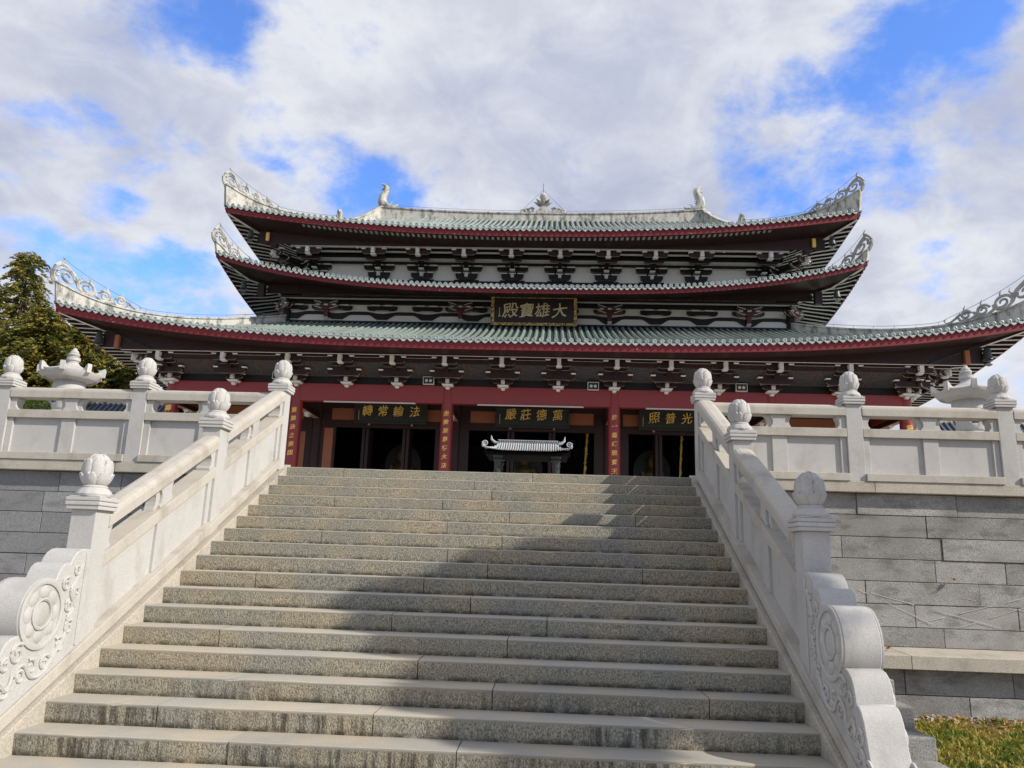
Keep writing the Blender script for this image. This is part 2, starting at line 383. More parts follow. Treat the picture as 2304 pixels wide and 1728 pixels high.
def setting():
    m = MB(); m.grid(lambda u, v: (-1500+3000*u, -1500+3000*v, -0.452), 2, 2)
    struct(m.build('ground', 'soil'))
    m = MB(); m.grid(lambda u, v: (-16+19.5*u, -18+22.4*v, -0.448), 8, 8)
    struct(m.build('plaza_paving', 'paving'))
    def hump(x, y): return -0.440 + 0.05*sstep(3.6, 6, x)*sstep(0, 3.5, y) + 0.02*mnoise.noise((x*1.3, y*1.3, 0))
    m = MB(); m.grid(lambda u, v: (3.5+14*u, -12+16.6*v, hump(3.5+14*u, -12+16.6*v)), 60, 60)
    struct(m.build('lawn_soil', 'soil', smooth=True))
    m = MB(); m.box(-60, 60, 5.28, 90, 2.0, 2.396); struct(m.build('terrace_paving', 'paving'))
    # grass: nobody could count the blades
    g = MB()
    for _ in range(26000):
        if rnd.random() < 0.8: x, y = rnd.uniform(3.55, 7.6), rnd.uniform(0.3, 4.42)
        else: x, y = rnd.uniform(3.6, 14), rnd.uniform(-9, 4.35)
        cl = mnoise.noise((x*1.1, y*1.1, 3.0))
        if rnd.random() < .9*sstep(3.85, 4.35, y+.25*cl): continue
        if cl < -0.35 and rnd.random() < 0.7: continue
        h = rnd.uniform(0.02, 0.065)*(1+0.8*cl); a = rnd.uniform(0, 2*pi); w = rnd.uniform(0.006, 0.018)
        le = rnd.uniform(0.2, 1.4)*h; b = rnd.uniform(0, 2*pi); z = hump(x, y)-0.005
        dx, dy = cos(a)*w, sin(a)*w; lx, ly = cos(b)*le, sin(b)*le
        g.add([(x-dx, y-dy, z), (x+dx, y+dy, z), (x+dx*.7+lx*.5, y+dy*.7+ly*.5, z+h*.7), (x-dx*.7+lx*.5, y-dy*.7+ly*.5, z+h*.7), (x+lx, y+ly, z+h*(1 if le < h else .8))],
              [(0,1,2,3), (3,2,4)])
    struct(g.build('grass', 'grass', recalc=False), 'stuff')
    pb = MB()
    for _ in range(260):
        x, y = rnd.uniform(3.5, 9), 4.44-abs(rnd.gauss(0, 0.12)); r = rnd.uniform(0.012, 0.04)
        z = hump(x, y); q = [(rnd.uniform(.6,1.2)*r, rnd.uniform(.5,1)*r) for _ in range(6)]
        pb.add([(x+cos(i*pi/3)*q[i][0], y+sin(i*pi/3)*q[i][0], z-0.01) for i in range(6)]+[(x+cos(i*pi/3+.3)*q[i][0]*.6, y+sin(i*pi/3+.3)*q[i][0]*.6, z+q[i][1]) for i in range(6)],
               [(i, (i+1) % 6, 6+(i+1) % 6, 6+i) for i in range(6)]+[(6,7,8,9,10,11)])
    struct(pb.build('rubble', 'coping'), 'stuff')
    lf = MB()
    for _ in range(240):
        x, y = rnd.uniform(3.6, 8), 4.4-abs(rnd.gauss(0, 0.35)); z = hump(x, y)+0.03; leaf(lf, x, y, z, rnd.uniform(.02, .05))
    struct(lf.build('leaf_litter', 'dryleaf', recalc=False), 'stuff')
    # two lumps of stone among the grass below the wall
    for i, (x, y, sx, sy, sz, lab) in enumerate([(4.12, 4.28, .085, .06, .16, 'upright broken stone at the foot of the right wall'), (5.12, 4.30, .17, .05, .05, 'flat pale stone slab lying in the grass by the right wall')]):
        s_ = MB(); s_.add([(x+a*sx*rnd.uniform(.8,1.15), y+b*sy*rnd.uniform(.8,1.15), -0.43+c*sz*rnd.uniform(.75,1.15)) for a, b, c in ((-1,-1,0),(1,-1,0),(1,1,0),(-1,1,0),(-.6,-.8,1),(.5,-.7,.9),(.6,.8,.8),(-.5,.7,1))],
              [(0,3,2,1),(4,5,6,7),(0,1,5,4),(1,2,6,5),(2,3,7,6),(3,0,4,7)])
        tag(s_.build('loose_stone', 'coping', bevel=0.008), lab, 'stone')

def leaf(mb, x, y, z, s):
    a = rnd.uniform(0, 2*pi); t = rnd.uniform(-.5, .5)
    p = [(1,0),(0.2,.5),(-1,0),(.2,-.5)]
    mb.add([(x+s*(u*cos(a)-v*sin(a)), y+s*(u*sin(a)+v*cos(a)), z+s*t*(u+v)) for u, v in p], [(0,1,2,3)])

def terrace_wall(side):
    """retaining wall beside the stairs; side = -1 left, 1 right"""
    root = empty('retaining_wall', (side*10, 5.0, -0.45))
    tag(root, 'coursed grey granite retaining wall right of the stairs, above the grass' if side > 0 else 'coursed grey granite retaining wall left of the stairs, in darker blue grey stone', 'wall')
    r = random.Random(5 if side > 0 else 9)
    b = MB(); back = MB()
    X0, X1 = 3.05, 26.0
    def course(z0, z1, yf, off, L=1.42):
        x = X0-off
        while x < X1:
            ln = L*r.choice((0.62, 1.0, 1.0, 1.0, 0.9)); a, c = max(x, X0)+.0045, min(x+ln, X1)-.0045
            if c-a > 0.05:
                d = r.uniform(-.009, .007); b.box(side*a if side > 0 else -c, c if side > 0 else -a, yf+d, yf+.2, z0+.004, z1-.004)
            x += ln
    zs = [2.252, 1.972, 1.692, 1.412, 1.132, .852, .572, .333]
    offs = [0.85, 0.12, 0.68, 0.05, 0.95, 0.35, 0.75]
    for i in range(7): course(zs[i+1], zs[i], 5.0, offs[i])
    for i, (a, c) in enumerate(((.13, -.16), (-.16, -.47))): course(c, a, 4.47, (0.3, 0.95)[i], 1.25)
    xa, xb = (X0, X1) if side > 0 else (-X1, -X0)
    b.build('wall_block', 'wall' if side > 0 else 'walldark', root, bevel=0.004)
    back.box(xa, xb, 5.012, 5.4, -.46, 2.25); back.box(xa, xb, 4.482, 5.01, -.46, .13); back.build('mortar_core', 'joint', root)
    if side > 0:                                     # pale scrape marks across the lower courses
        m = MB()
        for xa_, za, xb_, zb_ in ((4.85,1.02,5.75,.62),(5.0,.98,6.6,.60),(5.7,.66,6.9,.98),(6.1,.60,7.2,.96),(5.9,1.0,7.1,.78),(4.75,.80,5.2,.70),(5.35,1.62,5.42,1.2)):
            n_ = 6; vs = []
            for i in range(n_+1):
                t = i/n_; w_ = .0045*(.4+r.random()); vs += [(xa_+(xb_-xa_)*t, 4.989, za+(zb_-za)*t-w_), (xa_+(xb_-xa_)*t, 4.989, za+(zb_-za)*t+w_)]
            m.add(vs, [(i*2, i*2+2, i*2+3, i*2+1) for i in range(n_) if r.random() > .18])
        m.build('scrape_mark', 'white', root)['kind'] = 'stuff'
    l = MB(); x = X0
    while x < X1:
        ln = r.uniform(1.9, 2.4); a, c = x, min(x+ln, X1); a += .002; c -= .002
        l.prism([(4.28, .145), (4.28, .30), (5.02, .332), (5.02, .145)], 'x', *((a, c) if side > 0 else (-c, -a))); x += ln
    l.build('ledge_slab', 'coping', root, bevel=0.006)
    l = MB(); x = X0; first = True
    while x < X1:
        ln = 2.05 if first else r.uniform(1.7, 2.3); first = False; a, c = x+.002, min(x+ln, X1)-.002
        l.box(*((a, c) if side > 0 else (-c, -a)), 4.875, 5.35, 2.256, 2.397); x += ln
    l.build('coping_slab', 'coping', root, bevel=0.007)

JOINT = {16:.63,15:-.13,14:.13,13:-.45,12:.39,11:-.3,10:.35,9:-.2,8:.25,7:-.34,6:.15,5:-.51,4:.53,3:-.16,2:.46,1:-.36,0:-1.26,-1:.7,-2:-.4}
def worn_block(m, poly, a, c, r):
    """step block whose nosing is worn and chipped along its length"""
    n = max(2, int((c-a)/.06)); k = len(poly); vs = []; chip = 0
    for i in range(n+1):
        x = a+(c-a)*i/n
        if chip <= 0 and r.random() < .025: chip = r.choice((1, 1, 2))
        d = r.uniform(.004, .011) if chip > 0 else 0
        chip -= 1
        j = mnoise.noise((x*2.3, poly[0][0]*5, 1.7))*.0035+r.uniform(-.0012, .0012)
        for q, (y, z) in enumerate(poly):
            if q == 0: vs.append((x, y+j*.5, z))
            elif q == 1: vs.append((x, y+j+d*.6, z-d*.6))
            elif q == 2: vs.append((x, y+j+d, z-d+j*.5))
            elif q == 3: vs.append((x, y+j+d*.5, z-d*.25+j*.4))
            else: vs.append((x, y, z))
    m.add(vs, [(i*k+q, i*k+(q+1) % k, (i+1)*k+(q+1) % k, (i+1)*k+q) for i in range(n) for q in range(k)]+[tuple(range(k-1, -1, -1)), tuple(n*k+q for q in range(k))])

def staircase():
    root = empty('stone_staircase', (0, 2.5, -0.45))
    tag(root, 'broad flight of rough buff granite steps rising to the temple terrace', 'staircase')
    r = random.Random(3)
    for k in range(-2, 17):
        m = MB(); y0 = .313*k; z = .15*k; xs = [-2.745, JOINT[k]]
        if k in (0, 2, 5, 8, 12): xs.append(JOINT[k]+r.uniform(1.3, 1.6))
        xs.append(2.745)
        if k % 3 == 1: xs.insert(1, -2.745+r.uniform(.6, 1.2))
        for a, c in zip(xs[:-1], xs[1:]):
            d = r.uniform(-.004, .004); e = r.uniform(-.002, .001)
            y1 = y0+.41 if k < 16 else 5.9
            poly = [(y0+d+.010, z-.156), (y0+d, z-.012), (y0+d+.004, z-.004+e), (y0+d+.014, z+e), (y1, z+e+.001), (y1, z-.156)]
            worn_block(m, poly, a+(.0035 if a > -2.74 else 0), c-(.0035 if c < 2.74 else 0), r)
        m.build('step', 'step', root)
    for s in (-1, 1):
        m = MB(); xa, xb = (2.747, 3.08) if s > 0 else (-3.08, -2.747)
        y0, y1 = -.95, 5.15
        m.prism([(y0, nose(y0)+.05), (y1, nose(5.0)+.05), (y1, -.44), (y0, -.44)], 'x', xa, xb)
        m.build('stringer', 'coping', root, bevel=0.008)
        for k in range(-2, 10):                      # stepped side blocks outside the balustrade
            m = MB(); y = .313*k+.16; z = .15*k-.03
            m.box(*((3.085, 3.60) if s > 0 else (-3.60, -3.085)), y, y+(.5 if k < 9 else 2.0), -.45 if k < 2 else z-.3, z)
            m.build('side_block', 'wall', root, bevel=0.01)
        m = MB(); m.prism([(.5, -.44), (4.9, 1.2), (4.9, -.44)], 'x', *((3.085, 3.55) if s > 0 else (-3.55, -3.085))); m.build('side_core', 'wall', root)

# ------------------------------------------------------------------ balustrades
def lotus_mesh():
    """lotus bud finial: three rows of heart topped petals on a sphere, above a petalled collar"""
    m = MB(); n = 96; rows = 60; Rr, H = .116, .29
    prof = []
    for k in range(rows+1):
        t = k/rows; ph = 0.30+t*(pi-0.30)                # start a little above the south pole
        prof.append((Rr*sin(ph)**0.80 if t < 1 else .002, .072+.145*(1-cos(ph))/1.0))
    def petal(a, k):
        t = k/rows
        for i, (base, cnt, off) in enumerate(((.40, 7, 0.0), (.70, 7, .5), (.93, 5, .2))):
            u = ((a/(2*pi)*cnt+off) % 1.0)*2-1
            tip = base - .17*abs(u)**2.6 - .045*exp(-(u/.16)**2)
            if t < tip:
                edge = min(1, (tip-t)/.05); side = min(1, (1-abs(u))/.12)
                return .010 - i*.011 + .007*(1-u*u)*min(1, edge+.4) + .005*(1-edge) - .008*(1-side)
        return -.022
    m.lathe(prof, n, (0,0,0), 0, petal)
    m.lathe([(.135, 0), (.138, .018), (.120, .05), (.098, .072)], 48, (0,0,0), 0, lambda a, k: (.006*abs(sin(a*6)) if k in (1, 2) else 0))
    m.lathe([(.090, .066), (.100, .074), (.100, .082), (.088, .092)], 40)
    me = m.mesh('lotus_finial', 'white', smooth=True)
    return me
LOTUS = None

def post_mesh(h0, h1):
    m = MB(); a = .105
    m.box(-a, a, -a, a, h0, h1)
    for i, (w, z0, z1) in enumerate(((.138, 0, .030), (.146, .034, .066), (.146, .070, .100), (.130, .1005, .112))):
        m.box(-w, w, -w, w, h1+z0, h1+z1)
    m.box(-.135, .135, -.135, .135, h1+.001, h1+.099)
    return m

def add_post(root, x, y, zb, h0, h1):
    global LOTUS
    if LOTUS is None: LOTUS = lotus_mesh()
    p = post_mesh(h0, h1).map(lambda v: v+Vector((x, y, zb))).build('post', 'white', root, bevel=0.006)
    f = link('lotus_finial', LOTUS, p); f.location = (x, y, zb+h1+.112); f.rotation_euler = (0, 0, rnd.uniform(0, 6))

def section(root, T, u0, u1, g=.17):
    """one bay between posts; T maps (along, across, height) to the world"""
    def emit(name, m, bev=0.006): m.map(lambda v: Vector(T(v.x, v.y, v.z))).build(name, 'rail' if name in ('handrail', 'lower_rail', 'base_rail') else 'white', root, bevel=bev)
    um = (u0+u1)/2
    if g < .19: m = MB(); m.box(u0, u1, -.142, .142, 0, .10); emit('base_rail', m)
    m = MB(); m.box(u0, u1, -.045, .045, .10, .585); emit('panel', m, 0)
    for a, b in ((u0, u0+.085), (um-.10, um+.10), (u1-.085, u1)):
        m = MB(); m.box(a, b, -.075, .075, .1005, .584); emit('stud', m)
    m = MB(); m.box(u0, u1, -.105, .105, .585, .70); emit('lower_rail', m)
    q = lambda z: .70+(z-.70)*g/.17                   # g: height of the open gap under the handrail
    pr = [(.105, .70), (.108, .722), (.088, .735), (.080, .77), (.084, .80), (.104, .832), (.108, .842), (.108, .871)]
    for a, lo, hi in ((u0, 0, 1), (um, -1, 1), (u1, -1, 0)):
        m = MB()
        m.prism([(a+w*hi, q(z)) for w, z in pr]+[(a+w*lo, q(z)) for w, z in reversed(pr)], 'y', -.078, .078)
        if lo and hi: m.prism([(x_, q(z_)) for x_, z_ in [(a+.175, .7005), (a+.155, .73), (a+.146, .765), (a+.147, .80), (a+.162, .84), (a+.195, .87), (a-.195, .87), (a-.162, .84), (a-.147, .80), (a-.146, .765), (a-.155, .73), (a-.175, .7005)]], 'y', -.05, .05)
        emit('vase_support', m, 0.004)
    m = MB(); w = .112
    e = .702+g
    poly = [(-w, .872), (w, .872), (w, .965), (w*.93, .995), (w*.72, 1.015), (w*.4, 1.026), (-w*.4, 1.026), (-w*.72, 1.015), (-w*.93, .995), (-w, .965)]
    poly = [(x_, z_-.872+e) for x_, z_ in poly] if g < .19 else [(x_, e+(z_-.872)*.95) for x_, z_ in poly]
    m.prism(poly, 'x', u0, u1); emit('handrail', m)

def terrace_balustrade(side):
    root = empty('terrace_balustrade', (side*9, 5.0, 2.397))
    tag(root, ('white granite balustrade with lotus posts along the terrace edge %s of the stairs' % ('right' if side > 0 else 'left')), 'balustrade', 'terrace edge balustrades')
    xs = [2.93+1.97*i for i in range(0, 9)]
    for i, x in enumerate(xs):
        if i: add_post(root, side*x, 5.0, 2.398, 0, 1.03)
    T = lambda u, w, z: (side*u, 5.0+w, 2.398+z)
    for a, b in zip(xs[:-1], xs[1:]): section(root, T, a+.106, b-.106)

def curl(m, c, r0, turns, a0, sgn, x, rad, T, n=26):
    pts = []
    for i in range(n+1):
        t = i/n; rr = r0*(1-.80*t); a = a0+sgn*turns*2*pi*t
        pts.append(T(c[0]+rr*cos(a), c[1]+rr*sin(a), x))
    m.tube(pts, [rad*(1-.5*i/n) for i in range(n+1)], 6)

def stair_balustrade(side):
    root = empty('stair_balustrade', (side*2.95, 2.0, nose(2.0)))
    tag(root, 'sunlit white granite stair balustrade with lotus posts on the left of the steps' if side < 0 else 'shaded grey white stair balustrade with lotus posts on the right of the steps', 'balustrade', 'stair balustrades')
    X = side*2.93
    ys = [.83, 3.02, 5.0]
    for y in ys:
        zb = nose(y)+.05 if y < 4.9 else 2.398
        add_post(root, X, y, zb, -.12 if y < 4.9 else -.05, 1.09 if y < 4.9 else 1.035)
    T = lambda u, w, z: (X+w, u, nose(u)+.05+z)
    section(root, T, ys[0]+.106, ys[1]-.106, .205); section(root, T, ys[1]+.106, ys[2]-.106, .205)
    y0, y1 = -.93, ys[0]-.106
    for a, b in ((y0, .60), (.604, 2.72), (2.724, 4.87)):
        m = MB(); m.prism([(a, nose(a)+.052), (b, nose(b)+.052), (b, nose(b)+.15), (a, nose(a)+.15)], 'x', X-.142, X+.142); m.build('base_rail', 'rail', root, bevel=0.006)
    # drum stone: lobed slab with a big round boss
    dc, dr = (.185, .758), .252
    def arc(c, r, a0, a1, n=12): return [(c[0]+r*cos(R(a0+(a1-a0)*i/n)), c[1]+r*sin(R(a0+(a1-a0)*i/n))) for i in range(n+1)]
    out = [(y1, nose(y1)+.148), (y1, 1.222)]
    out += [(.62, 1.226), (.565, 1.218), (.515, 1.192), (.475, 1.150), (.455, 1.108)]
    out += [(.425, 1.118), (.385, 1.110), (.35, 1.085), (.325, 1.05), (.31, 1.008)]
    out += arc(dc, dr, 66, 214, 26)
    out += [(-.045, .622), (-.10, .612), (-.15, .58), (-.185, .53), (-.205, .46), (-.213, .425)]
    out += [(-.245, .42), (-.28, .395), (-.315, .34), (-.345, .25), (-.375, .15), (-.42, .06), (-.50, -.02), (-.60, -.08), (-.72, -.115), (-.80, -.16), (-.84, -.20)]
    out += [(-.84, nose(-.84)+.148)]
    xa, xb = X-.125, X+.125
    m = MB(); m.prism(out, 'x', xa, xb)
    drum = m.build('drum_stone', 'white', root, smooth=True, bevel=0.012)
    TT = lambda a, b, x: (x, a, b)
    for f in (-1, 1):
        xf = X+f*.125
        m = MB()                                   # round boss with a raised rim and a flower
        n = 40
        for ra, rb, xo in ((dr-.002, dr-.042, .018), (dr*.46, dr*.36, .017)):
            vs = []
            for i in range(n):
                a = 2*pi*i/n
                for rr, xx in ((ra, 0), (ra, xo*.7), ((ra+rb)/2, xo), (rb, xo*.6), (rb, -.002)): vs.append((xf+f*xx, dc[0]+rr*cos(a), dc[1]+rr*sin(a)))
            m.add(vs, [(i*5+j, ((i+1) % n)*5+j, ((i+1) % n)*5+j+1, i*5+j+1) for i in range(n) for j in range(4)])
        for k in range(8):                          # petals
            a = 2*pi*k/8; ca, sa = cos(a), sin(a); vs = []
            for i in range(9):
                for j in range(5):
                    t, s = i/8, j/4*2-1; rr = dr*(.47+.33*t); ww = dr*.235*sin(pi*min(1, .18+t*.80))**.7
                    hh = .013*(1-abs(s)**3)*sin(pi*min(1, .15+.75*t))+.001
                    vs.append((xf+f*hh, dc[0]+rr*ca-s*ww*sa, dc[1]+rr*sa+s*ww*ca))
            m.add(vs, [(i*5+j, i*5+j+1, (i+1)*5+j+1, (i+1)*5+j) for i in range(8) for j in range(4)])
        vs = [(xf+f*.010*cos(pi/2*i/4), dc[0]+dr*.34*sin(pi/2*i/4)*cos(2*pi*j/20), dc[1]+dr*.34*sin(pi/2*i/4)*sin(2*pi*j/20)) for i in range(5) for j in range(20)]
        m.add(vs, [(i*20+j, i*20+(j+1) % 20, (i+1)*20+(j+1) % 20, (i+1)*20+j) for i in range(4) for j in range(20)])
        m.build('rosette', 'white', drum, smooth=True)
        m = MB()                                   # scrolling tendrils
        x = xf+f*.004
        for c, r0, tn, a0, sg in (((.43,.96), .055, 1.3, 1.2, 1), ((.55,1.07), .05, 1.2, 0.2, -1), ((.50,.80), .05, 1.3, 2.0, 1), ((.57,.90), .045, 1.2, 4.5, -1), ((.53,.64), .055, 1.3, 1.0, 1), ((.44,.52), .06, 1.3, 2.4, -1),
                                  ((.30,.41), .06, 1.3, .6, 1), ((.15,.40), .055, 1.2, 2.2, -1), ((-.02,.50), .075, 1.35, 1.0, 1), ((.04,.34), .055, 1.2, 3.0, -1), ((-.13,.44), .05, 1.2, 1.6, 1), ((-.12,.28), .065, 1.3, .4, -1),
                                  ((-.26,.24), .06, 1.3, 1.9, 1), ((-.24,.12), .05, 1.2, 3.2, -1), ((-.38,.07), .055, 1.3, 1.4, 1), ((-.50,-.04), .045, 1.2, .8, -1)):
            curl(m, c, r0, tn, a0, sg, x, .015, TT)
        vine = [(.60,1.10),(.54,.98),(.50,.90),(.555,.80),(.50,.71),(.50,.60),(.40,.47),(.28,.34),(.16,.33),(.06,.42),(-.03,.38),(-.08,.27),(-.18,.33),(-.20,.20),(-.31,.16),(-.36,.02),(-.48,-.05),(-.62,-.12)]
        sm = []
        for i in range(len(vine)-1):
            p0, p1, p2, p3 = vine[max(i-1,0)], vine[i], vine[i+1], vine[min(i+2,len(vine)-1)]
            for k in range(5):
                t = k/5; sm.append(tuple(.5*(2*p1[d]+(p2[d]-p0[d])*t+(2*p0[d]-5*p1[d]+4*p2[d]-p3[d])*t*t+(3*p1[d]-p0[d]-3*p2[d]+p3[d])*t**3) for d in (0,1)))
        m.tube([TT(a, b, x) for a, b in sm], .016, 6)
        m.tube([TT(.655, .50, x), TT(.655, 1.19, x)], .014, 6)
        m.build('scroll_relief', 'white', drum, smooth=True)

# ================================================================== TEMPLE HALL
YC = 26.8                                           # front column line
COLX = (3.52, 10.02, 15.51)

class Roof:
    """hipped roof skirt: eave rectangle, concave slope, corners swept up"""
    def __init__(s, xe, yf, yb, ze, lift, ex, ytop, zt, a, run):
        s.xe, s.yf, s.yb, s.ze, s.L, s.ex, s.ytop, s.zt, s.a, s.run = xe, yf, yb, ze, lift, ex, ytop, zt, a, run
        s.D = ytop-yf
    def prof(s, d):
        t = d/s.D; return s.ze+(s.zt-s.ze)*(s.a*t+(1-s.a)*t*t)
    def z(s, d, dc):
        """d: distance in from the eave, dc: distance from the corner along the eave"""
        return s.prof(d)+s.L*max(0, 1-dc/s.xe)**s.ex*max(0, 1-d/s.D)**2
    def front(s, x, y): return s.z(y-s.yf, s.xe-abs(x))
    def side(s, x, y):
        dc = min(y-s.yf, s.yb-y); return s.z(s.xe-abs(x), max(0, dc))

def roof_tiles(root, r, sp, dmax, gable=None):
    """deck, barrel rows, end discs, drip tiles"""
    deck = MB(); bar = MB(); cap = MB()
    inner = r.xe-dmax
    nx = 72
    for sgn in (1, -1):                              # front and back faces
        def P(x, d):
            y = r.yf+d if sgn > 0 else r.yb-d
            return (x, y, r.z(d, r.xe-abs(x)))
        deck.grid(lambda u, v: P((-1+2*u)*(r.xe-v*dmax), v*dmax), nx, 8, 1)
        if gable is not None:
            dg = r.D-dmax
            deck.grid(lambda u, v: P((-1+2*u)*gable(v), dmax+v*dg), 40, 8, 1)
    y0, y1 = r.yf, r.yb
    for sgn in (1, -1):                              # left and right faces
        def S(u, v):
            d = v*dmax; y = y0+d+(y1-y0-2*d)*u
            return (sgn*(r.xe-d), y, r.z(d, min(y-y0, y1-y)))
        deck.grid(S, 60, 8, 1)
    def barrel(path, rad=.078):
        n = 6; vs = []
        for k, p in enumerate(path):
            t = Vector(path[min(k+1, len(path)-1)])-Vector(path[max(k-1, 0)]); t.normalize()
            la = t.cross(Vector((0,0,1))).normalized(); nn = la.cross(t)
            for i in range(n+1):
                a = pi*i/n; vs.append(Vector(p)+la*cos(a)*rad+nn*(sin(a)*rad*1.1+.005))
        bar.add(vs, [(k*(n+1)+i, k*(n+1)+i+1, (k+1)*(n+1)+i+1, (k+1)*(n+1)+i) for k in range(len(path)-1) for i in range(n)])
    def ends(p, out, lat):
        """round end disc and tongue shaped drip tile at an eave point; out = outward, lat = along the eave"""
        p = Vector(p); out = Vector(out); lat = Vector(lat); up_ = Vector((0,0,1))
        c = p+up_*.055; n = 12; rr = .088
        vs = []
        for q, o in ((rr, .0), (rr, .045), (rr*.72, .052), (rr*.66, .035)):
            for i in range(n): a = 2*pi*i/n; vs.append(c+lat*cos(a)*q+up_*sin(a)*q+out*o)
        cap.add(vs, [(k*n+i, k*n+(i+1) % n, (k+1)*n+(i+1) % n, (k+1)*n+i) for k in range(3) for i in range(n)]+[tuple(3*n+i for i in range(n))])
    def drip(p, out, lat):
        p = Vector(p); out = Vector(out); lat = Vector(lat); up_ = Vector((0,0,1))
        w = sp*.46
        pr = [(-w, .02), (-w*.95, -.03), (-w*.62, -.075), (-w*.22, -.115), (0, -.13), (w*.22, -.115), (w*.62, -.075), (w*.95, -.03), (w, .02), (w*.5, -.012), (0, -.022), (-w*.5, -.012)]
        vs = [p+lat*a+up_*b+out*(.03-.15*b) for a, b in pr]+[p+lat*a+up_*b+out*(.008-.15*b) for a, b in pr]; n = len(pr)
        cap.add(vs, [tuple(range(n)), tuple(range(2*n-1, n-1, -1))]+[(i, (i+1) % n, n+(i+1) % n, n+i) for i in range(n)])
    n = int((2*r.xe-.2)/sp); x0 = -n*sp/2
    for k in range(n+1):
        x = x0+k*sp; de = r.xe-abs(x)
        L = min(de, dmax)
        if gable is not None and abs(x) < gable(0): L = r.D
        if gable is not None and gable(1) < abs(x) < gable(0): L = dmax+(r.D-dmax)*(gable(0)-abs(x))/(gable(0)-gable(1))
        if L > .12:
            m_ = max(3, int(L/.55)); barrel([(x, r.yf+L*i/m_, r.front(x, r.yf+L*i/m_)) for i in range(m_+1)])
        ends((x, r.yf, r.front(x, r.yf)), (0,-1,0), (1,0,0))
        if k < n: xx = x+sp/2; drip((xx, r.yf, r.front(xx, r.yf)), (0,-1,0), (1,0,0))
    for sgn in (1, -1):
        n2 = int((r.yb-r.yf-.2)/sp)
        for k in range(n2+1):
            y = r.yf+.1+k*sp; de = min(y-r.yf, r.yb-y); L = min(de, dmax)
            if L > .12:
                m_ = max(3, int(L/.8)); barrel([(sgn*(r.xe-L*i/m_), y, r.side(sgn*(r.xe-L*i/m_), y)) for i in range(m_+1)])
            ends((sgn*r.xe, y, r.side(r.xe, y)), (sgn,0,0), (0,1,0)); drip((sgn*r.xe, y+sp/2, r.side(r.xe, min(y+sp/2, r.yb))), (sgn,0,0), (0,1,0))
    deck.add(bar.v, bar.f, 0)
    t = deck.build('tile_roof', ['tile', 'pan'], root, smooth=True, recalc=False)
    cap.build('eave_end_tile', 'cap', t, recalc=False).__setitem__('kind', 'stuff')
    return t

